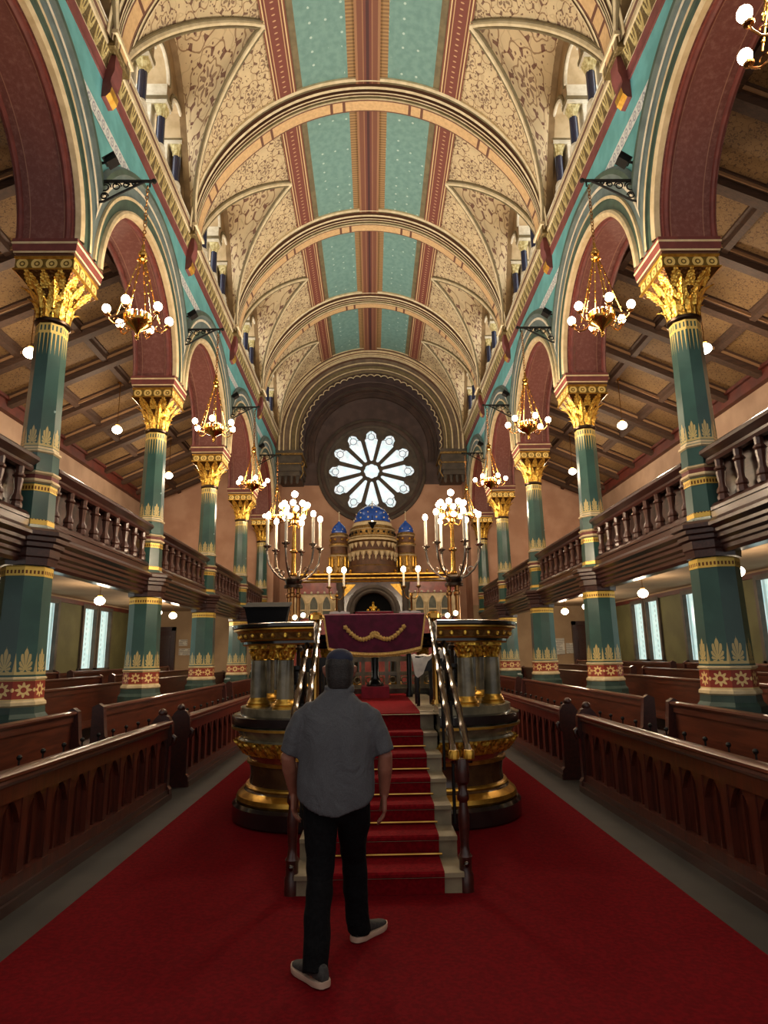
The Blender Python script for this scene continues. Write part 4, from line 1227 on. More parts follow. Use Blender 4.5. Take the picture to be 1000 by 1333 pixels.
# floor of the platform
b = MB(); n = 8
pp = [(x - nx * .35, y - ny * .35) for x, y, nx, ny in PATH]
b.poly([(x, y, 1.05) for x, y in pp]); b.build('platform_floor', M_stone, bim, angle=None)
b = MB(); b.box(-.47, .47, 7.36, 10.8, 1.045, 1.062); b.box(-.47, .47, 7.33, 7.37, .93, 1.062); b.build('carpet_runner', M_carpet_st, bim)
b = MB(); b.box(-.62, -.47, 7.35, 7.6, .9, 1.056); b.box(.47, .62, 7.35, 7.6, .9, 1.056); b.build('edge_slab', M_stone, bim)
# columns of the parapet
def bcol(x, y):
    b = MB(); b.lathe([(.090, 1.23), (.087, 1.42), (.082, 1.62)], 16, (x, y, 0)); c = b.build('parapet_column', M_greymarble, bim)
    b = MB(); b.lathe([(.13, 1.135), (.13, 1.16), (.115, 1.165), (.12, 1.18), (.112, 1.20), (.10, 1.21), (.093, 1.235)], 16, (x, y, 0)); b.build('column_base', M_gold, c)
    b = MB(); b.lathe([(.07, 1.615), (.082, 1.625), (.072, 1.64), (.078, 1.66), (.088, 1.70), (.10, 1.745), (.105, 1.75)], 12, (x, y, 0)); b.box(x - .10, x + .10, y - .10, y + .10, 1.745, 1.775)
    for k in range(8):
        a = 2 * pi * k / 8
        b.tube([(x + .072 * cos(a), y + .072 * sin(a), 1.64), (x + .088 * cos(a), y + .088 * sin(a), 1.69), (x + .108 * cos(a), y + .108 * sin(a), 1.725), (x + .10 * cos(a), y + .10 * sin(a), 1.705)], [.013, .015, .011, .005], 5)
    b.build('column_capital', M_gilt2, c)
CP = []
q = .19
for s in (-1, 1):
    CP += [(s * .93, YF + q + .03), (s * (HWB - RC + (RC - q) * cos(pi / 8)), YF + RC - (RC - q) * sin(pi / 8))]
    CP += [(s * (HWB - q), y) for y in (8.15, 8.95, 9.75)]
    CP += [(s * (HWB - RC + (RC - q) * cos(pi / 4)), YB - RC + (RC - q) * sin(pi / 4)), (s * .80, YB - q), (s * .34, YB - q)]
for x, y in CP: bcol(x, y)
en = bpart('entablature', [(-.42, 1.775), (-.03, 1.775), (-.02, 1.79), (-.02, 1.815), (.0, 1.82), (.01, 1.835), (.0, 1.84), (.035, 1.90), (.05, 1.925), (.08, 1.93), (.08, 1.945), (-.42, 1.945)], [M_brownmarble, M_gold, M_dullgold, M_blackmarble], [0, 1, 3, 1, 1, 2, 2, 1, 3, 1, 0])
bpart('black_coping', [(-.48, 1.945), (.075, 1.945), (.095, 1.96), (.095, 1.99), (.07, 2.0), (-.48, 2.0)], M_blackmarble)
b = MB()
for i in range(tot - 1):
    x, y, nx, ny = PATH[i]; x2, y2, nx2, ny2 = PATH[i + 1]; L = hypot(x2 - x, y2 - y); n = max(1, int(L / .085))
    for k in range(n):
        q_ = (k + .5) / n; ax, ay = nx + (nx2 - nx) * q_, ny + (ny2 - ny) * q_
        b.sphere((x + (x2 - x) * q_ + ax * .022, y + (y2 - y) * q_ + ay * .022, 1.87), .022, 6, 5, 0, (1, 1, 1.2))
b.build('frieze_bosses', M_gilt2, en)
# added low black panel standing in for the shade behind the columns
b = MB(); b.sweep([p for p in PATH if p[1] < 10.6 or abs(p[0]) > .9][:0] or PATH[2:11], [(-.52, 1.06), (-.46, 1.06), (-.46, 1.50), (-.44, 1.52), (-.44, 1.56), (-.54, 1.56)]); b.build('shade_panel', M_black, bim)
b = MB(); b.sweep(PATH[-11:-2], [(-.52, 1.06), (-.46, 1.06), (-.46, 1.50), (-.44, 1.52), (-.44, 1.56), (-.54, 1.56)]); b.build('shade_panel', M_black, bim)

# pierced pale screen closing the rear of the platform
b = MB()
y = YB - .42
b.box(-.95, .95, y - .03, y + .03, 1.06, 1.20, 0); b.box(-.95, .95, y - .03, y + .03, 1.56, 1.64, 0); b.box(-.95, .95, y - .02, y + .02, 1.34, 1.40, 0)
for i in range(11):
    x = -.95 + i * .19
    b.box(x - .03, x + .03, y - .03, y + .03, 1.2, 1.56, 0)
    if i < 10:
        b.tube([(x + .095 + .05 * cos(q_), y - .02, 1.27 + .05 * sin(q_)) for q_ in [2 * pi * k / 12 for k in range(13)]], .014, 6)
b.build('rear_screen', M_greymarble, bim)
# ------------------------------------------------------------------ stairs
st = empty('staircase', (0, 0, 0), 0, 'red carpeted stone steps with polished handrails leading up to the platform', 'stairs')
NOS = [5.03, 5.385, 5.71, 6.035, 6.375, 6.75, 7.11]
b = MB()
for k, y in enumerate(NOS):
    y1 = 7.36 if k == 6 else NOS[k + 1] + .03
    z1 = .15 * (k + 1) if k < 6 else 1.05 - .15
    if k == 6: continue
    b.box(-.60, .60, y + .02, 7.36, .15 * k, .15 * (k + 1) - .03); b.box(-.60, .60, y - .012, 7.36, .15 * (k + 1) - .03, .15 * (k + 1))
b.box(-.60, .60, 7.13, 7.36, .90, 1.04)
b.build('stone_steps', M_stone, st)
b = MB(); e = .012
pts = []
for k in range(6):
    y = NOS[k]; z = .15 * (k + 1)
    pts += [(y - e + .02, z - .15 + (e if k else 0)), (y - e + .005, z - .03), (y - e - .012, z - .02), (y - e - .012, z), (y - e, z + e)]
    pts += [(NOS[k + 1] - e + .02, z + e)]
pts += [(7.13 - e, .9 + e), (7.13 - e, 1.05 + e), (7.38, 1.05 + e)]
b.grid([[(x, y, z) for y, z in pts] for x in (-.46, .46)]); b.build('stair_carpet', M_carpet_st, st, angle=20)
for k in range(1, 6):
    b = MB(); b.tube([(-.48, NOS[k] - .02, .15 * k + .03), (.48, NOS[k] - .02, .15 * k + .03)], .010, 6); b.build('stair_rod', M_brass, st)
for s, side in SIDES:
    x = s * .62; y = 5.09
    b = MB()
    b.lathe([(.055, 0), (.055, .12), (.045, .14), (.045, .22), (.052, .24), (.036, .26), (.030, .32), (.038, .42), (.042, .50), (.034, .56), (.030, .60), (.044, .62), (.044, .66), (.034, .68), (.034, .72), (.052, .74), (.056, .80), (.052, .86), (.045, .90)], 12, (x, y, 0))
    nw = b.build('newel_post', M_pewdk, st)
    b = MB(); b.sphere((x, y - .06, .20), .022, 8, 6); b.build('stud', M_steel, nw)
    # two parallel rails
    for dx in (-.055, .055):
        b = MB()
        p0 = Vector((x + dx, y, .93)); p1 = Vector((s * .655 + dx * .8, 7.32, 2.06))
        ps = [p0 + (p1 - p0) * i / 14 for i in range(15)]
        ps = [p0 + (p1 - p0) * i / 48 for i in range(49)]
        b.tube([(p0.x, p0.y, .87)] + ps, [.026] + [.026 + (.008 if i % 6 == 0 else .003 if i % 6 in (1, 5) else 0) for i in range(49)], 10)
        b.build('handrail', M_steel, st)
        b = MB(); b.lathe([(.034, .89), (.042, .90), (.042, .945), (.034, .96)], 10, (p0.x, p0.y, 0)); b.build('collar', M_gold, st)
    b = MB(); b.tube([(s * .655, 7.32, 1.13), (s * .655, 7.32, 2.05)], .035, 10); b.lathe([(.06, 2.02), (.085, 2.05), (.085, 2.10), (.05, 2.13)], 12, (s * .655, 7.32, 0)); b.lathe([(.07, 1.13), (.05, 1.18)], 12, (s * .655, 7.32, 0)); b.build('top_post', M_brass, st)
    for yy, zz in ((5.75, .30), (6.45, .60)):
        b = MB(); zt = .93 + (yy - 5.09) / 2.23 * 1.13
        b.tube([(s * .63, yy, zz), (s * .63, yy, zt)], .014, 6); b.build('rail_support', M_iron, st)

# ------------------------------------------------------------------ reading desk, velvet cover, things on it
yd = 9.55
b = empty('pedestal_step', (0, 10.05, 1.062), 0, 'small red carpeted step block standing under the covered reading desk', 'step block')
m = MB(); m.box(-.20, .20, -.42, .30, 0, .155); m.build('block', M_velvet2, b)
dk = empty('reading_desk', (0, 9.95, 1.217), 0, 'dark reading desk on a turned pedestal under the burgundy velvet cover', 'desk')
m = MB(); m.lathe([(.13, 0), (.13, .03), (.09, .06), (.06, .12), (.055, .4), (.065, .6), (.08, .75), (.10, .86)], 14); m.build('pedestal', M_black, dk)
m = MB(); m.box(-.70, .70, -.38, .42, .86, .92); m.build('desk_top', M_pewdk, dk)
for sx in (-.5, .5):
    m = MB(); m.lathe([(.05, -.155), (.05, -.10), (.035, -.05), (.035, .70), (.05, .86)], 10, (sx, -.1, 0)); m.build('leg', M_black, dk)
vc = empty('velvet_cover', (0, 0, 0), 0, 'burgundy velvet cover with gold garland and gold fringe hanging from the reading desk', 'cloth')
m = MB(); P = []
YFc = 9.54
for i in range(29):
    x = -.735 + 1.47 * i / 28; row = []
    sag = .085 * (1 - (x / .735) ** 2)
    zb = 1.755 - sag
    for q in range(9):
        z = 2.235 - (2.235 - zb) * q / 8
        row.append((x * (1 - .012 * q), YFc - .012 - .012 * sin(x * 9 + q * .3) * (q / 8), z))
    row = [(x, 10.40, 2.17), (x, 10.40, 2.255), (x, 10.37, 2.262), (x, YFc + .02, 2.252)] + row
    P.append(row)
m.grid(P); 
m.build('velvet', M_velvet, vc, angle=60)
m = MB()
m.tube([(P[i][12][0], P[i][12][1] - .006, P[i][12][2] - .01) for i in range(29)], .022, 6)
m.grid([[(P[i][12][0], P[i][12][1] - .008, P[i][12][2] + .025) for i in range(29)], [(P[i][12][0], P[i][12][1] - .012, P[i][12][2] - .035 - .006 * (i % 2)) for i in range(29)]])
for i in (0, 28):
    m.grid([[(P[i][j][0] + e_, P[i][j][1] - .008, P[i][j][2]) for j in range(4, 13)] for e_ in (-.012, .012)])
m.build('gold_fringe', M_braid, vc)
m = MB()
for i in range(41):
    t = -1 + 2 * i / 40
    x = t * .42; a = abs(t)
    z = 1.885 + .30 * max(0, a - .45) ** 1.6 * 1.5 + .055 * max(0, 1 - a / .34) ** 1.0
    r = .020 if i % 2 else .03
    m.sphere((x, YFc - .03, z), r, 8, 6, 0, (1, .5, 1))
    if i % 2 == 0:
        for k in range(5):
            m.sphere((x + .026 * cos(k * 1.256), YFc - .032, z + .026 * sin(k * 1.256)), .011, 5, 4, 0, (1, .6, 1))
for k in range(7): m.sphere((.06 * cos(k * .52 + 0), YFc - .03, 1.93 + .05 * sin(k * .52)), .024, 7, 5, 0, (1, .5, 1))
m.build('gold_garland', M_braid, vc)
pad = empty('velvet_scroll_mat', (0, 9.95, 2.262), radians(0), 'crimson velvet mat with pale braid border lying on the desk cover', 'mat')
m = MB(); m.box(-.28, .28, -.34, .30, 0, .022); m.build('mat', M_velvet2, pad)
m = MB()
for a0, a1, b0, b1 in ((-.27, .27, -.33, -.305), (-.27, .27, .265, .29), (-.27, -.245, -.33, .29), (.245, .27, -.33, .29)): m.box(a0, a1, b0, b1, .022, .027)
m.build('border', M_white, pad)
def book(name, loc, w, d, h, rz, label, group):
    t = empty(name, loc, rz, label, 'book', group)
    for s in (-1, 1):
        m = MB(); P = []
        for i in range(7):
            x = s * w * i / 6; z = h * (.6 + .5 * sin(pi * (i / 6) ** .6))
            P.append([(x, y, z) for y in (-d / 2, d / 2)])
        m.grid(P); m.grid([[(p[0], p[1], 0) for p in r] for r in P]); m.poly([p[0] for p in P] + [(p[0][0], p[0][1], 0) for p in P[::-1]]); m.poly([p[1] for p in P] + [(p[1][0], p[1][1], 0) for p in P[::-1]]); m.poly([P[6][0], P[6][1], (P[6][1][0], P[6][1][1], 0), (P[6][0][0], P[6][0][1], 0)])
        m.build('page_block', M_paper, t)
    return t
book('prayer_book', (-.52, 9.80, 2.262), .15, .30, .035, .06, 'open white-paged book lying at the left end of the velvet desk cover', 'open books on the desk')
book('prayer_book', (.53, 9.80, 2.262), .16, .30, .03, -.05, 'open white-paged book lying at the right end of the velvet desk cover', 'open books on the desk')

# ------------------------------------------------------------------ candelabra
def make_candelabrum(seed):
    t = empty('candelabrum', cat='candelabrum', group='tall brass candelabra on the rear corners of the platform')
    b = MB(); b.lathe([(.17, 0), (.17, .04), (.14, .06), (.15, .09), (.12, .11)], 16); b.build('base', M_copper, t)
    for k in range(3):
        a = 2 * pi * k / 3 + .5 + seed
        b = MB(); b.lathe([(.045, .10), (.04, .14), (.034, .18), (.034, .58), (.05, .60), (.05, .64), (.034, .66), (.034, .74)], 10, (.085 * cos(a), .085 * sin(a), 0)); b.build('post', M_copper, t)
    b = MB(); b.lathe([(.15, .74), (.15, .78), (.12, .80), (.14, .84), (.14, .88), (.09, .92)], 16); b.build('hub', M_bronze, t)
    b = MB(); b.lathe([(.05, .90), (.065, .95), (.04, 1.0), (.036, 1.30), (.07, 1.32), (.07, 1.35), (.036, 1.37), (.03, 1.78), (.06, 1.80), (.05, 1.85), (.08, 1.90), (.10, 1.96), (.06, 1.97)], 12); b.build('centre_shaft', M_brass, t)
    for k in range(6):
        a = 2 * pi * k / 6 + seed + .35; c, s_ = cos(a), sin(a)
        R = .44
        b = MB()
        b.tube([(.10 * c, .10 * s_, .85), (.22 * c, .22 * s_, .90), (.33 * c, .33 * s_, 1.00), (.41 * c, .41 * s_, 1.14), (R * c, R * s_, 1.30), (R * c, R * s_, 1.37)], .017, 8)
        b.tube([(.28 * c + .05 * cos(q) * c, .28 * s_ + .05 * cos(q) * s_, 1.0 + .05 * sin(q)) for q in [i * .5 for i in range(10)]], .009, 5)
        b.lathe([(.02, 1.33), (.035, 1.345), (.02, 1.37), (.065, 1.395), (.07, 1.41), (.03, 1.42), (.028, 1.44)], 12, (R * c, R * s_, 0))
        ar = b.build('arm', M_silver, t)
        b = MB(); b.lathe([(.024, 1.41), (.024, 1.86)], 10, (R * c, R * s_, 0)); cd = b.build('candle', M_candle, ar)
    for k in range(6):
        a = 2 * pi * k / 6 + seed + .35
        b = MB(); b.sphere((.44 * cos(a), .44 * sin(a), 1.90), .042, 10, 8, 0, (1, 1, 1.35)); b.build('bulb', BULB, t)
    # crown of lamps
    b = MB()
    for k in range(8):
        a = 2 * pi * k / 8 + seed
        b.tube([(.05 * cos(a), .05 * sin(a), 1.88), (.14 * cos(a), .14 * sin(a), 1.86), (.20 * cos(a), .20 * sin(a), 1.94), (.21 * cos(a), .21 * sin(a), 2.04)], .010, 6)
        b.lathe([(.012, 2.02), (.032, 2.04), (.02, 2.06)], 8, (.21 * cos(a), .21 * sin(a), 0))
        a += pi / 8
        if k % 2: b.tube([(.04 * cos(a), .04 * sin(a), 1.78), (.13 * cos(a), .13 * sin(a), 1.74), (.16 * cos(a), .16 * sin(a), 1.84)], .010, 6)
    b.tube([(0, 0, 1.96), (0, 0, 2.24)], .012, 8)
    cr = b.build('lamp_crown', M_brass, t)
    for k in range(8):
        a = 2 * pi * k / 8 + seed
        b = MB(); b.sphere((.21 * cos(a), .21 * sin(a), 2.11), .05, 10, 8); b.build('bulb', BULB, cr)
    for k in range(4):
        a = 2 * pi * (2 * k + 1) / 8 + pi / 8 + seed
        b = MB(); b.sphere((.16 * cos(a), .16 * sin(a), 1.90), .045, 10, 8); b.build('bulb', BULB, cr)
    b = MB(); b.sphere((0, 0, 2.30), .055, 10, 8); b.build('bulb', BULB, cr)
    return t
proto = make_candelabrum(0.0)
repeat(proto, True, (-1.30, 10.55, 2.0), 0, 'tall brass candelabrum with lit candle lamps, left of the ark domes')
repeat(proto, False, (1.30, 10.55, 2.0), .5, 'tall brass candelabrum with lit candle lamps, right of the ark domes')
def make_small():
    t = empty('two_branch_candlestick', cat='candlestick', group='two-branch candlesticks on the rear parapet')
    b = MB(); b.lathe([(.06, 0), (.06, .03), (.03, .06), (.016, .10), (.016, .62), (.03, .64), (.02, .68)], 12); b.build('stem', M_brass, t)
    for s in (-1, 1):
        b = MB(); b.tube([(0, 0, .60), (s * .05, 0, .58), (s * .10, 0, .62), (s * .125, 0, .72), (s * .125, 0, .78)], .010, 6); b.lathe([(.015, .76), (.045, .79), (.045, .80), (.02, .81)], 10, (s * .125, 0, 0)); a = b.build('arm', M_brass, t)
        b = MB(); b.lathe([(.017, .80), (.017, 1.04)], 8, (s * .125, 0, 0)); b.build('candle', M_candle, a)
        b = MB(); b.sphere((s * .125, 0, 1.085), .042, 10, 8, 0, (1, 1, 1.25)); b.build('bulb', BULB, a)
    return t
proto = make_small()
repeat(proto, True, (-.63, 11.02, 2.0), .15, 'slim candlestick with two lit candle lamps behind the left end of the desk')
repeat(proto, False, (.63, 11.02, 2.0), -.1, 'slim candlestick with two lit candle lamps behind the right end of the desk')
def make_twin():
    t = empty('twin_bulb_lamp', cat='lamp', group='small twin-bulb lamps on the front parapet')
    b = MB(); b.lathe([(.05, 0), (.05, .015), (.02, .03), (.012, .06)], 12); b.tube([(-.05, 0, .06), (.05, 0, .06)], .01, 6); b.build('stand', M_bronze, t)
    for s in (-1, 1):
        b = MB(); b.sphere((s * .045, 0, .085 + .012 * s), .026, 10, 8); b.build('bulb', GLOBE, t)
    return t
proto = make_twin()
repeat(proto, True, (-.83, 7.2, 2.0), 0, 'small lamp with two lit bulbs on the platform coping, left of the stairs')
repeat(proto, False, (.84, 7.2, 2.0), 0, 'small lamp with two lit bulbs on the platform coping, right of the stairs')

# black covered lectern on the left parapet
t = empty('lectern', (-1.19, 7.55, 2.0), .05, 'black box-shaped lectern top standing on the left coping of the platform', 'lectern')
m = MB()
F = [(-.235, -.15, 0), (.17, -.15, 0), (.21, -.17, .19), (-.275, -.17, .19)]; B = [(-.235, .15, 0), (.17, .15, 0), (.21, .17, .27), (-.275, .17, .27)]
m.poly(F); m.poly(B[::-1])
for a_ in range(4): m.poly([F[a_], F[(a_ + 1) % 4], B[(a_ + 1) % 4], B[a_]])
m.build('box', M_blackcloth, t, angle=20)
m = MB(); m.box(-.29, .225, -.19, .19, 0, .018, 0, Matrix.Translation((0, 0, .228)) @ Matrix.Rotation(radians(12), 4, 'X')); m.build('sloping_top', M_blackcloth, t)

# standards with black urns inside the platform
def make_urn():
    t = empty('urn_standard', cat='lamp standard', group='black urn-shaped standards inside the platform')
    b = MB(); b.lathe([(.09, 0), (.10, .03), (.06, .06), (.05, .09), (.09, .14), (.115, .20), (.11, .27), (.07, .33), (.05, .36), (.075, .38), (.05, .41), (.03, .45)], 16); b.build('urn', M_black, t)
    b = MB(); b.lathe([(.022, .44), (.02, .64), (.05, .66), (.05, .69), (.02, .71), (.02, .72)], 10); b.build('pole', M_bronze, t)
    return t
proto = make_urn()
repeat(proto, True, (-.84, 7.28, 1.06), 0, 'black urn-shaped standard inside the platform, left of the stairs')
repeat(proto, False, (.84, 7.28, 1.06), 0, 'black urn-shaped standard inside the platform, right of the stairs')

# white shawls draped over dark stands
def shawl(loc, w, h, label, seed, rz=0):
    t = empty('prayer_shawl', loc, rz, label, 'shawl', 'white shawls beside the desk')
    m = MB(); P = []
    rnd = random.Random(seed)
    for i in range(9):
        u = i / 8 * 2 - 1; row = []
        for j in range(9):
            q = j / 8
            fall = h * (.55 + .45 * cos(u * 2.2 + .5 + seed)) * abs(2 * q - 1) ** 1.2
            row.append((u * w * (1 - .25 * abs(2 * q - 1)), (1 if q > .5 else -1) * min(.075, abs(q - .5) * .62) + .02 + .012 * sin(u * 7 + seed), -fall + .012 * sin(u * 9 + q * 5)))
        P.append(row)
    m.grid(P); o = m.build('cloth', M_white, t, angle=60)
    return t
def stand(loc, w, h, label):
    t = empty('chair', loc, 0, label, 'chair', 'dark chairs inside the platform')
    m = MB(); m.box(-w, w, .0, .04, .42, h); m.box(-w, w, -.02, .06, h - .06, h); m.build('backrest', M_black, t)
    m = MB(); m.box(-w, w, .04, .40, .40, .45); m.build('seat', M_black, t)
    for sx in (-1, 1):
        for yy in (.02, .37):
            m = MB(); m.lathe([(.02, 0), (.022, .42)], 8, (sx * (w - .03), yy, 0)); m.build('leg', M_black, t)
    return t
stand((.60, 8.05, 1.06), .12, .58, 'black chair half hidden behind the right handrail, under a white shawl')
shawl((.60, 8.07, 1.66), .165, .27, 'white shawl draped over the dark chair behind the right handrail', 1)
stand((.93, 8.6, 1.06), .13, .66, 'black chair between the parapet columns right of the stairs, under a white shawl')
shawl((.93, 8.62, 1.735), .12, .20, 'small white shawl glimpsed between the handrail and the right parapet columns', 2)
stand((-.80, 8.6, 1.06), .16, .58, 'black chair inside the platform behind the left handrail, nearer one')
stand((-.66, 9.4, 1.06), .16, .58, 'black chair inside the platform behind the left handrail, farther one')

# ------------------------------------------------------------------ ark at the far end
AY = 25.2
ark = empty('ark', (0, AY, 0), 0, 'large domed ark of marble and gilt wood at the far end under the rose window', 'ark')
def domed(cx, R, z0, tiers, dome_r, dome_h, finial, stars):
    pass
b = MB()
b.box(-3.15, 3.15, 0, 1.0, 0, 3.1); b.build('base', M_redmarble, ark)
b = MB()
b.box(-3.15, -1.0, .02, 1.0, 3.1, 4.45, 0); b.build('side_wing', M_cream, ark); b = MB(); b.box(1.0, 3.15, .02, 1.0, 3.1, 4.45, 0); b.build('side_wing', M_cream, ark)
for s in (-1, 1):
    b = MB()
    b.box(s * 1.02, s * 3.15, -.03, .05, 4.02, 4.44); b.build('red_frieze', M_redmarble, ark)
    for i in range(4):      # pointed niches
        x = s * (1.30 + i * .49)
        b = MB(); pts = [(x - .17, 3.2)] + [(x - .17 + .17 * q, 3.62 + .30 * (1 - (1 - q) ** 2)) for q in (0, .25, .5, .75, 1)] + [(x + .17 - .17 * q, 3.62 + .30 * (1 - (1 - q) ** 2)) for q in (.75, .5, .25, 0)] + [(x + .17, 3.2)]
        b.poly([(px, -.004, pz) for px, pz in pts]); ni = b.build('niche', M_niche, ark, angle=None)
        b = MB(); b.tube([(px, -.012, pz) for px, pz in pts], .028, 6); b.box(x - .19, x + .19, -.06, .02, 3.36, 3.42); b.build('niche_moulding', M_cream, ni)
        b = MB(); b.lathe([(.03, 3.1), (.03, 3.6), (.05, 3.66)], 8, (x + s * .245, -.03, 0)); b.build('niche_shaft', M_cream, ark)
    b = MB()
    for i in range(9): b.sphere((s * (1.12 + i * .25), -.05, 4.06), .045, 8, 6)
    b.build('rosettes', M_ltstone, ark)
b = MB(); pth = [(-3.2, 0, 0, -1), (3.2, 0, 0, -1)]
b.sweep(pth, [(-.9, 4.44), (.06, 4.44), (.08, 4.50), (.07, 4.54), (.10, 4.58), (.10, 4.62), (.08, 4.65), (.14, 4.72), (.14, 4.78), (-.9, 4.80)], [0, 0, 1, 0, 0, 1, 1, 0, 0]); b.build('cornice', [M_gold, M_brownmarble], ark, angle=25)
b = MB()
for i in range(26): 
    x = -3.1 + i * .248
    b.sphere((x, -.02, 4.88), .055, 8, 6); b.lathe([(.02, 4.78), (.05, 4.84)], 6, (x, -.02, 0))
b.build('cresting', M_gold, ark)
# portal
b = MB()
nA = 24
b.grid([[(1.0 * cos(pi * i / nA), y, 3.30 + 1.0 * sin(pi * i / nA)) for i in range(nA + 1)] if r == 1 else [(r * cos(pi * i / nA), y, 3.30 + r * sin(pi * i / nA)) for i in range(nA + 1)] for r, y in ((.72, .35), (.72, -.02), (.74, -.10), (.80, -.14), (.86, -.12), (.92, -.16), (1.02, -.16), (1.04, -.02))]); b.build('portal_arch', M_greystone, ark, angle=30)
b = MB()
for i in range(nA):
    a0, a1 = pi * i / nA, pi * (i + 1) / nA
    def o_(a):
        k_ = min(1.20 / max(1e-6, abs(cos(a))), 1.14 / max(1e-6, sin(a))); return (k_ * cos(a), -.03, 3.30 + k_ * sin(a))
    b.poly([(1.03 * cos(a0), -.03, 3.3 + 1.03 * sin(a0)), o_(a0), o_(a1), (1.03 * cos(a1), -.03, 3.3 + 1.03 * sin(a1))])
b.build('portal_spandrels', M_brownmarble, ark, angle=None)
for s in (-1, 1):
    b = MB(); b.poly([(s * 1.14, -.05, 4.36), (s * .66, -.05, 4.36), (s * 1.14, -.05, 3.86)]); b.lathe([(.09, 0), (.09, .03)], 12, (0, 0, 0)); 
    b.v[3:] = [(s * .98 + x, -.05 - z, 4.20 + y) for x, y, z in b.v[3:]]
    b.build('spandrel_ornament', M_gold, ark)
    for q, xx in enumerate((.92, 1.24)):
        b = MB(); b.lathe([(.15, 2.1), (.15, 2.3), (.12, 2.4), (.12, 4.10), (.16, 4.18), (.18, 4.40)] if q else [(.14, 2.1), (.14, 2.3), (.11, 2.4), (.11, 3.10), (.15, 3.16), (.17, 3.30)], 12, (s * xx, -.14, 0)); b.build('portal_column', M_greystone, ark)
b = MB(); b.poly([(-.8, .3, 1.8), (.8, .3, 1.8), (.8, .3, 4.1), (-.8, .3, 4.1)]); b.build('portal_recess', M_blackcloth, ark)
b = MB()
for i in range(5): b.sphere((-.2 + .1 * i, .2, 3.36 + .22 * (1 - abs(i - 2) / 2.2)), .06, 8, 6)
b.lathe([(.28, 3.26), (.24, 3.32), (.1, 3.36), (.04, 3.62), (.06, 3.66), (.01, 3.72)], 10, (0, .2, 0)); b.build('gilt_crown', M_gilt2, ark)
# central drum with tiers, dome
def tiers(cx, cy, sc, prof, mats, parent, name):
    b = MB(); b.lathe([(r * sc, z) for r, z in prof], 32, (cx, cy, 0), 0, mats); return b.build(name, [M_dullgold, M_arkbrown, M_cream], parent, angle=25)
cy = .55
dr = tiers(0, cy, 1, [(.95, 4.78), (.95, 5.05), (.90, 5.1), (.88, 5.62), (.93, 5.66), (.86, 5.70), (.86, 6.02), (.98, 6.06), (1.0, 6.14), (.96, 6.2), (.94, 6.24), (.90, 6.28), (.88, 6.50), (.92, 6.54), (.90, 6.62), (.82, 6.68), (.78, 6.82), (.74, 6.86)],
           [1, 0, 1, 2, 0, 1, 0, 2, 0, 2, 0, 0, 2, 0, 0, 2, 0], ark, 'centre_drum')
for k in range(24):
    a = 2 * pi * k / 24
    b = MB(); b.sphere((.90 * cos(a), cy + .90 * sin(a), 6.39), .05, 6, 5); b.build('boss', M_iron, dr)
    b = MB(); b.lathe([(.09, 5.98), (.07, 5.9), (.01, 5.78)], 6, (.90 * cos(a), cy + .90 * sin(a), 0)); b.build('pendant', M_cream, dr)
    a += pi / 24
    b = MB(); b.lathe([(.11, 5.60), (.09, 5.5), (.03, 5.42), (.05, 5.36), (.01, 5.28)], 6, (.93 * cos(a), cy + .93 * sin(a), 0)); b.build('pendant', M_cream, dr)
b = MB(); b.lathe([(.74 * cos(q), 6.86 + .74 * sin(q)) for q in [i * pi / 2 / 10 for i in range(10)]] + [(.03, 7.6)], 32, (0, cy, 0)); dm = b.build('dome', M_domeblue, ark)
b = MB()
for j, (el, n) in enumerate(((.18, 14), (.5, 12), (.85, 8), (1.2, 5))):
    for k in range(n):
        a = 2 * pi * (k + .5 * (j % 2)) / n
        b.sphere((.745 * cos(el) * cos(a), cy + .745 * cos(el) * sin(a), 6.86 + .745 * sin(el)), .03 if j else .04, 6, 5)
b.lathe([(.03, 7.58), (.05, 7.62), (.015, 7.68), (.015, 7.8)], 8, (0, cy, 0))
b.build('dome_stars', M_star, dm)
for s in (-1, 1):
    cx = s * 1.34
    dt = tiers(cx, cy, .36, [(1.0, 4.78), (1.0, 5.5), (1.1, 5.56), (.95, 5.62), (.95, 5.9), (1.12, 5.94), (1.12, 6.0), (.95, 6.05), (.95, 6.3), (1.06, 6.34), (1.0, 6.42), (.86, 6.46)], [0, 2, 0, 1, 2, 0, 0, 1, 2, 0, 0], ark, 'side_turret')
    b = MB()
    for k in range(8):
        a = 2 * pi * k / 8
        b = MB(); b.lathe([(.02, 5.05), (.06, 5.1), (.05, 5.4), (.08, 5.5)], 6, (cx + .36 * cos(a), cy + .36 * sin(a), 0)); b.build('colonnette', M_gold, dt)
        b = MB(); b.sphere((cx + .36 * cos(a + .39), cy + .36 * sin(a + .39), 6.18), .05, 6, 5); b.build('boss', M_gold, dt)
    b = MB(); b.lathe([(.30, 6.45), (.315, 6.52), (.29, 6.64), (.22, 6.76), (.12, 6.86), (.05, 6.93), (.02, 6.98)], 20, (cx, cy, 0)); d2 = b.build('side_dome', M_domeblue, ark)
    b = MB(); b.lathe([(.02, 6.96), (.04, 7.0), (.012, 7.04), (.012, 7.30), (.03, 7.33), (.008, 7.38)], 8, (cx, cy, 0))
    for k in range(6): b.sphere((cx + .30 * cos(k * 1.047), cy + .30 * sin(k * 1.047), 6.60), .025, 6, 5)
    b.build('finial', M_star, d2)
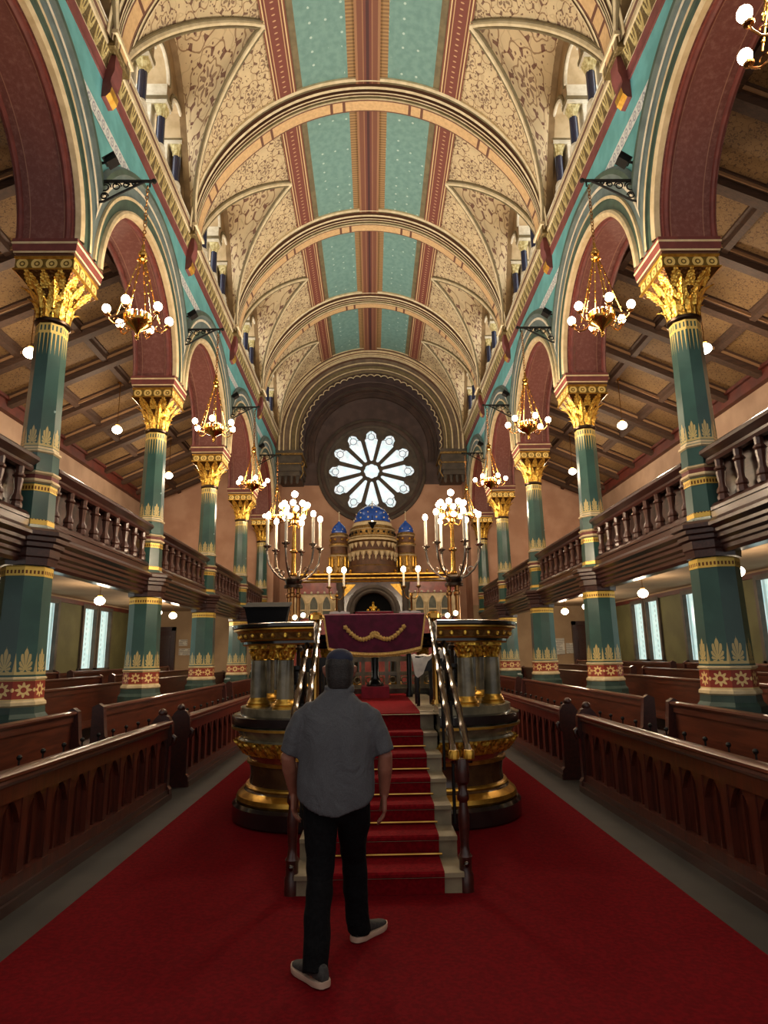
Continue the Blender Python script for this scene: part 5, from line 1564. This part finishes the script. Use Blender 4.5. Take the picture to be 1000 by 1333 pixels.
# dark lamp hung on a bracket before the dome
m = MB(); m.lathe([(.01, 6.42), (.05, 6.47), (.15, 6.64), (.17, 6.68), (.05, 6.70)], 14, (0, -.62, 0)); m.tube([(0, -.62, 6.70), (0, -.62, 6.95), (0, -.30, 7.02), (0, -.16, 6.92)], .012, 6); lp = m.build('lamp', M_iron, ark)
m = MB(); m.sphere((0, -.62, 6.72), .035, 8, 6); m.build('lamp_light', GLOBE, lp)
# white notices on the end wall near the doors
def notice(x, z, w, h, lab):
    b = MB(); b.box(x - w / 2, x + w / 2, YE - .035, YE - .015, z - h / 2, z + h / 2)
    o = b.build('notice', M_notice); tag(o, lab, 'notice', 'paper notices on the far wall'); return o
notice(-7.56, 2.28, .34, .24, 'white paper notice on the far left wall under the gallery, upper one')
notice(-7.50, 1.92, .44, .26, 'white paper notice on the far left wall under the gallery, lower one')
notice(7.42, 1.92, .44, .62, 'larger white paper notice on the far right wall under the gallery')
notice(7.84, 1.84, .28, .40, 'smaller white paper notice on the far right wall under the gallery')
# ------------------------------------------------------------------ the walking man
def bake_remesh(mb, name, mat, parent, vox, smooth_it=4, loc=None, fac=.5):
    o = mb.build(name, mat, None, angle=None)
    r = o.modifiers.new('r', 'REMESH'); r.mode = 'VOXEL'; r.voxel_size = vox
    if smooth_it:
        sm = o.modifiers.new('s', 'SMOOTH'); sm.iterations = smooth_it; sm.factor = fac
    dg = bpy.context.evaluated_depsgraph_get()
    me = D.meshes.new_from_object(o.evaluated_get(dg))
    old = o.data; o.modifiers.clear(); o.data = me; D.meshes.remove(old)
    me.name = name
    me.shade_smooth()
    if parent: o.parent = parent
    if loc: o.location = loc
    return o
def loft(mb, rings, n=28):
    """rings: (x,y,z,rx,ry) or with z function of angle as 6th"""
    P = []
    for rg in rings:
        cx, cy, z, rx, ry = rg[:5]; zf = rg[5] if len(rg) > 5 else None
        row = []
        for k in range(n):
            a = 2 * pi * k / n
            c, s_ = cos(a), sin(a)
            e = .86
            row.append((cx + rx * abs(c) ** e * (1 if c >= 0 else -1), cy + ry * abs(s_) ** e * (1 if s_ >= 0 else -1), z + (zf(a) if zf else 0)))
        P.append(row)
    ids = mb.grid([[P[j][k] for j in range(len(P))] for k in range(n)], cu=True)
    mb.face([ids[k][0] for k in range(n)][::-1]); mb.face([ids[k][-1] for k in range(n)])
MX, MY = -.245, 4.05
B = MB()
# head
loft(B, [(MX + .012, MY + .015, 1.395, .062, .064), (MX + .012, MY + .02, 1.45, .060, .064), (MX + .014, MY + .03, 1.475, .066, .078), (MX + .015, MY + .035, 1.50, .072, .088), (MX + .015, MY + .035, 1.54, .081, .097), (MX + .015, MY + .032, 1.58, .083, .101), (MX + .015, MY + .03, 1.62, .080, .099), (MX + .015, MY + .027, 1.65, .068, .084), (MX + .015, MY + .025, 1.672, .04, .055), (MX + .015, MY + .025, 1.68, .015, .02)])
hx, hy = MX + .015, MY + .03
B.tube([(hx, hy + .09, 1.585), (hx, hy + .108, 1.555), (hx, hy + .118, 1.535), (hx, hy + .10, 1.525)], [.012, .014, .018, .012], 8, round_caps=True)      # nose
B.sphere((hx, hy + .082, 1.478), .030, 10, 8, 0, (1.1, .8, .8)); B.sphere((hx, hy + .093, 1.502), .020, 10, 8, 0, (1.5, .7, .5))      # chin, lips
for s in (-1, 1):
    B.sphere((hx + s * .030, hy + .088, 1.572), .013, 8, 6)
    B.tube([(hx + s * .081, hy + .006, 1.535), (hx + s * .092, hy - .006, 1.56), (hx + s * .095, hy - .010, 1.585), (hx + s * .083, hy + .004, 1.592)], [.010, .012, .013, .009], 8, round_caps=True)   # ears
    B.sphere((hx + s * .086, hy - .0, 1.562), .015, 8, 6, 0, (.5, 1, 1.7))
# neck into trunk (hidden by the shirt)
B.tube([(MX + .01, MY + .01, 1.46), (MX + .005, MY, 1.38), (MX, MY, 1.26)], [.058, .060, .075], 14, round_caps=True)
loft(B, [(MX, MY, .80, .13, .09), (MX, MY, .95, .15, .10), (MX, MY, 1.2, .16, .10), (MX, MY, 1.29, .13, .07), (MX, MY, 1.36, .06, .05)])
SH = {1: (MX + .198, MY, 1.305), -1: (MX - .198, MY, 1.305)}
EL = {1: (MX + .285, MY - .015, 1.075), -1: (MX - .285, MY - .01, 1.075)}
WR = {1: (MX + .275, MY + .055, .855), -1: (MX - .262, MY + .10, .865)}
for s in (-1, 1):
    a, e, w = Vector(SH[s]), Vector(EL[s]), Vector(WR[s])
    B.tube([Vector((MX + s * .08, MY, 1.27)), a + Vector((-s * .01, 0, -.03)), a.lerp(e, .45), e, e.lerp(w, .3), e.lerp(w, .75), w], [.045, .045, .046, .042, .045, .034, .028], 14, round_caps=True)
    d = (w - e).normalized()
    # palm: thin side to the front, back of the hand outwards
    fwd = Vector((0, 1, 0)); out = Vector((s, 0, 0))
    pc = w + Vector((0, .005, -.05))
    for k in range(4):
        off = -.030 + .020 * k
        B.tube([w + fwd * off * .5 + Vector((0, 0, -.005)), w + fwd * off + Vector((0, 0, -.085))], [.017, .014], 10, round_caps=True)
    for k, ln in enumerate((.062, .074, .080, .070)):      # little, ring, middle, index towards the front
        off = -.030 + .020 * k
        p0 = w + fwd * off + Vector((0, 0, -.085)); inw = Vector((-s, 0, 0))
        p1 = p0 + Vector((0, 0, -ln * .48)) + inw * .006; p2 = p1 + Vector((0, .002, -ln * .32)) + inw * .016; p3 = p2 + Vector((0, .002, -ln * .22)) + inw * .018
        B.tube([p0, p1, p2, p3], [.0100, .0092, .0085, .0072], 8, round_caps=True)
    B.tube([w + fwd * .018 + Vector((-s * .006, 0, -.022)), w + fwd * .042 + Vector((-s * .012, 0, -.048)), w + fwd * .052 + Vector((-s * .018, 0, -.078)), w + fwd * .050 + Vector((-s * .024, 0, -.100))], [.013, .0125, .0105, .0085], 8, round_caps=True)
# legs inside the trousers
HIPX = .095
LK = {-1: (MX - .088, 3.965, .46), 1: (MX + .088, 4.26, .475)}
LA = {-1: (MX - .098, 3.80, .10), 1: (MX + .112, 4.315, .10)}
for s in (-1, 1):
    h = Vector((MX + s * HIPX, MY + .01, .84)); k = Vector(LK[s]); a = Vector(LA[s])
    B.tube([h, h.lerp(k, .5), k, k.lerp(a, .3), a], [.085, .07, .052, .05, .036], 12, round_caps=True)
    B.tube([a, a + Vector((0, 0, -.04))], [.036, .034], 10, round_caps=True)
B.sphere((MX, MY, .86), .14, 14, 10, 0, (1, .75, .8))
man = bake_remesh(B, 'person', M_skin, None, .0055, 2)
tag(man, 'man seen from behind in grey shirt, black trousers and dark skullcap, walking to the steps', 'person')
# hair
H = MB()
loft(H, [(hx, hy - .026, 1.462, .066, .068), (hx, hy - .022, 1.49, .074, .080), (hx, hy - .018, 1.52, .081, .090), (hx, hy - .010, 1.56, .086, .098), (hx, hy - .006, 1.60, .088, .104), (hx, hy - .004, 1.635, .082, .099), (hx, hy - .004, 1.665, .058, .074), (hx, hy - .004, 1.682, .028, .036), (hx, hy - .004, 1.687, .01, .012)])
bake_remesh(H, 'hair', M_hair, man, .006, 3)
K = MB()
kc = Vector((hx, hy - .028, 1.60))
K.lathe([(.083 * cos(q), .074 * sin(q)) for q in [i * pi / 2 / 8 for i in range(8)]] + [(.004, .0722)], 24, (0, 0, 0), 0, 0)
Mk = Matrix.Translation((hx + .002, hy - .022, 1.634)) @ Matrix.Rotation(radians(16), 4, 'X')
K.v = [tuple(Mk @ Vector((p[0], p[1], p[2] * .84))) for p in K.v]
K.build('skullcap', M_kippah, man)
# shirt
S = MB()
hem = lambda a: .085 * cos(a) ** 2 - .0
loft(S, [(MX - .004, MY - .005, .780, .219, .158, hem), (MX - .004, MY - .005, .80, .222, .160, lambda a: .08 * cos(a) ** 2), (MX - .004, MY - .005, .85, .221, .160, lambda a: .055 * cos(a) ** 2), (MX - .004, MY - .004, .93, .222, .160, lambda a: .02 * cos(a) ** 2), (MX - .002, MY, 1.05, .222, .155), (MX, MY + .002, 1.16, .226, .148), (MX, MY + .004, 1.23, .226, .138), (MX, MY + .006, 1.285, .215, .122), (MX, MY + .008, 1.335, .186, .106), (MX + .003, MY + .010, 1.382, .148, .090), (MX + .006, MY + .012, 1.424, .104, .080), (MX + .010, MY + .016, 1.446, .082, .079), (MX + .012, MY + .018, 1.458, .078, .077)], 36)
for s in (-1, 1):
    a, e = Vector(SH[s]), Vector(EL[s])
    S.tube([Vector((MX + s * .10, MY + .004, 1.325)), Vector((MX + s * .155, MY + .004, 1.322)), a + Vector((s * .002, 0, -.012)), a.lerp(e, .4), a.lerp(e, .75), a.lerp(e, .93)], [.05, .068, .072, .070, .067, .066], 16, round_caps=False)
# a few soft drapery folds
rnd = random.Random(3)
bake_remesh(S, 'shirt', M_shirt, man, .009, 5)
sh = [o for o in D.objects if o.name == 'shirt'][0]
from mathutils import noise as MN
for v in sh.data.vertices:
    p = v.co; n = v.normal
    f = (MN.noise(Vector((p.x * 7, p.y * 4, p.z * 3.2 + p.x * 5))) * .015 + MN.noise(Vector((p.x * 16 + 3, p.y * 6, p.z * 7 - p.x * 10))) * .007)
    v.co = p + n * f
C = MB()
C.tube([(MX + .013 + .077 * cos(q), MY + .022 + .077 * sin(q), 1.458 + .010 * sin(q)) for q in [2 * pi * i / 28 for i in range(29)]], .014, 8, caps=False)
C.v = [(x, y, z + (0.010 if z > 1.459 else -.008)) for x, y, z in C.v]
C.build('collar', M_shirt, sh)
# trousers
T = MB()
loft(T, [(MX, MY, .78, .175, .125), (MX, MY, .86, .185, .13), (MX, MY, .93, .178, .125)], 24)
for s in (-1, 1):
    h = Vector((MX + s * HIPX, MY + .0, .82)); k = Vector(LK[s]); a = Vector(LA[s])
    end = a + (a - k).normalized() * .045
    T.tube([h + Vector((0, 0, .05)), h, h.lerp(k, .35), h.lerp(k, .75), k, k.lerp(a, .35), k.lerp(a, .8), end], [.10, .105, .098, .082, .075, .074, .070, .073], 18)
T.sphere((MX, MY, .80), .13, 14, 10, 0, (1.1, .9, .7))
bake_remesh(T, 'trousers', M_trouser, man, .009, 4)
tr = [o for o in D.objects if o.name == 'trousers'][0]
for v in tr.data.vertices:
    p = v.co; n = v.normal
    f = MN.noise(Vector((p.x * 9, p.y * 9, p.z * 13 + p.x * 6))) * .008 * (1 + 1.2 * max(0, .35 - p.z) / .35)
    v.co = p + n * f
# trainers
def shoe(heel, yaw, pitch, s):
    t = MB()
    Mx = Matrix.Translation(heel) @ Matrix.Rotation(yaw, 4, 'Z') @ Matrix.Rotation(pitch, 4, 'X')
    q = []
    for y, w, h0, h1 in ((-.03, .026, .025, .085), (-.01, .036, .022, .105), (.03, .040, .022, .108), (.07, .040, .022, .098), (.11, .041, .022, .086), (.15, .045, .022, .072), (.19, .047, .022, .062), (.225, .042, .024, .054), (.25, .028, .026, .046), (.262, .012, .028, .038)):
        row = []
        for k in range(16):
            a = 2 * pi * k / 16
            row.append(tuple(Mx @ Vector((w * cos(a) * (1 if sin(a) < 0 else .92), y, (h0 + h1) / 2 + (h1 - h0) / 2 * sin(a)))))
        q.append(row)
    ids = t.grid(q, cv=True); t.face(ids[0][::-1]); t.face(ids[-1])
    up_ = t.build('shoe', M_shoe, man, angle=50)
    t = MB(); out = []
    ys = [(-.040, .020), (-.03, .034), (-.01, .043), (.03, .044), (.07, .043), (.11, .045), (.15, .050), (.19, .052), (.225, .047), (.25, .033), (.268, .016)]
    ring = [(w, y) for y, w in ys] + [(-w, y) for y, w in ys[::-1]]
    R = []
    for z, g_ in ((0, .94), (.006, 1.0), (.022, 1.01), (.028, .98)):
        R.append([tuple(Mx @ Vector((x * g_, y, z + .006 * (y > .2) * (y - .2) * 20 + .006 * (y < 0)))) for x, y in ring])
    ids = t.grid(R, cv=True); t.face(ids[0]); t.face(ids[-1][::-1])
    t.build('sole', M_sole, up_, angle=40)
shoe(Vector((-.305, 3.755, .014)), radians(38), 0, -1)
shoe(Vector((-.135, 4.285, .014)), radians(-38), 0, 1)
# ------------------------------------------------------------------ camera
F_, PT, YA, RO, CX = 847.67, .2174, .0196, .0154, -.0256
R0 = Vector((cos(YA), -sin(YA), 0)); FH = Vector((sin(YA), cos(YA), 0)); ZV = Vector((0, 0, 1))
FW = FH * cos(PT) + ZV * sin(PT); UP = ZV * cos(PT) - FH * sin(PT)
R1 = R0 * cos(RO) - UP * sin(RO); U1 = R0 * sin(RO) + UP * cos(RO)
cd = D.cameras.new('camera'); cam = D.objects.new('camera', cd); COL.objects.link(cam)
mw = Matrix.Identity(4)
for i in range(3):
    mw[i][0], mw[i][1], mw[i][2] = R1[i], U1[i], -FW[i]
mw[0][3], mw[1][3], mw[2][3] = CX, 0, 1.65
cam.matrix_world = mw
cd.sensor_fit = 'VERTICAL'; cd.sensor_height = 36; cd.lens = F_ / 1333 * 36; cd.clip_start = .05; cd.clip_end = 200
SC.camera = cam
# ------------------------------------------------------------------ light
def light(kind, name, loc, power, col, size=.1, aim=None, **k):
    l = D.lights.new(name, kind); l.energy = power; l.color = col
    if kind == 'AREA': l.size = size
    else: l.shadow_soft_size = size
    for a, b_ in k.items(): setattr(l, a, b_)
    o = D.objects.new(name, l); COL.objects.link(o); o.location = loc
    if aim: o.rotation_euler = (Vector(aim) - Vector(loc)).to_track_quat('-Z', 'Y').to_euler()
    return o
WARM = (1, .78, .54); WARM2 = (1, .80, .56); DAY = (.93, .97, 1)
for x, y, z in CH: light('POINT', 'chandelier_light', (x, y, z + .52), 72, WARM, .30)
for s in (-1, 1):
    light('POINT', 'candelabrum_light', (s * 1.30, 10.55, 4.62), 130, WARM, .25)
for x, y, z in GL:
    light('POINT', 'globe_light', (x, y, z - .22), 40 if z < 4 else 80, WARM2, .14)
# floodlights over the columns wash the vault
for s, side in SIDES:
    for k in range(1, 5):
        light('SPOT', 'floodlight_beam', (s * (XW - .30), PY[k] - .02, 9.02), 190, (1, .97, .90), .10, aim=(-s * 1.2, PY[k], 14.2), spot_size=radians(135), spot_blend=.9)
W = D.worlds.new('world'); SC.world = W; W.use_nodes = True
bg = W.node_tree.nodes['Background']; bg.inputs[0].default_value = (1, .95, .88, 1); bg.inputs[1].default_value = .30
SC.view_settings.view_transform = 'Standard'; SC.view_settings.look = 'None'; SC.view_settings.gamma = 1; SC.view_settings.use_curve_mapping = False
SC.view_settings.exposure = 0.85
cy_ = SC.cycles
cy_.use_denoising = True
try: cy_.denoiser = 'OPENIMAGEDENOISE'
except Exception: pass
cy_.max_bounces = 6; cy_.diffuse_bounces = 4; cy_.glossy_bounces = 3; cy_.transmission_bounces = 2
cy_.sample_clamp_indirect = 6; cy_.sample_clamp_direct = 0
cy_.caustics_reflective = False; cy_.caustics_refractive = False
cy_.use_light_tree = True
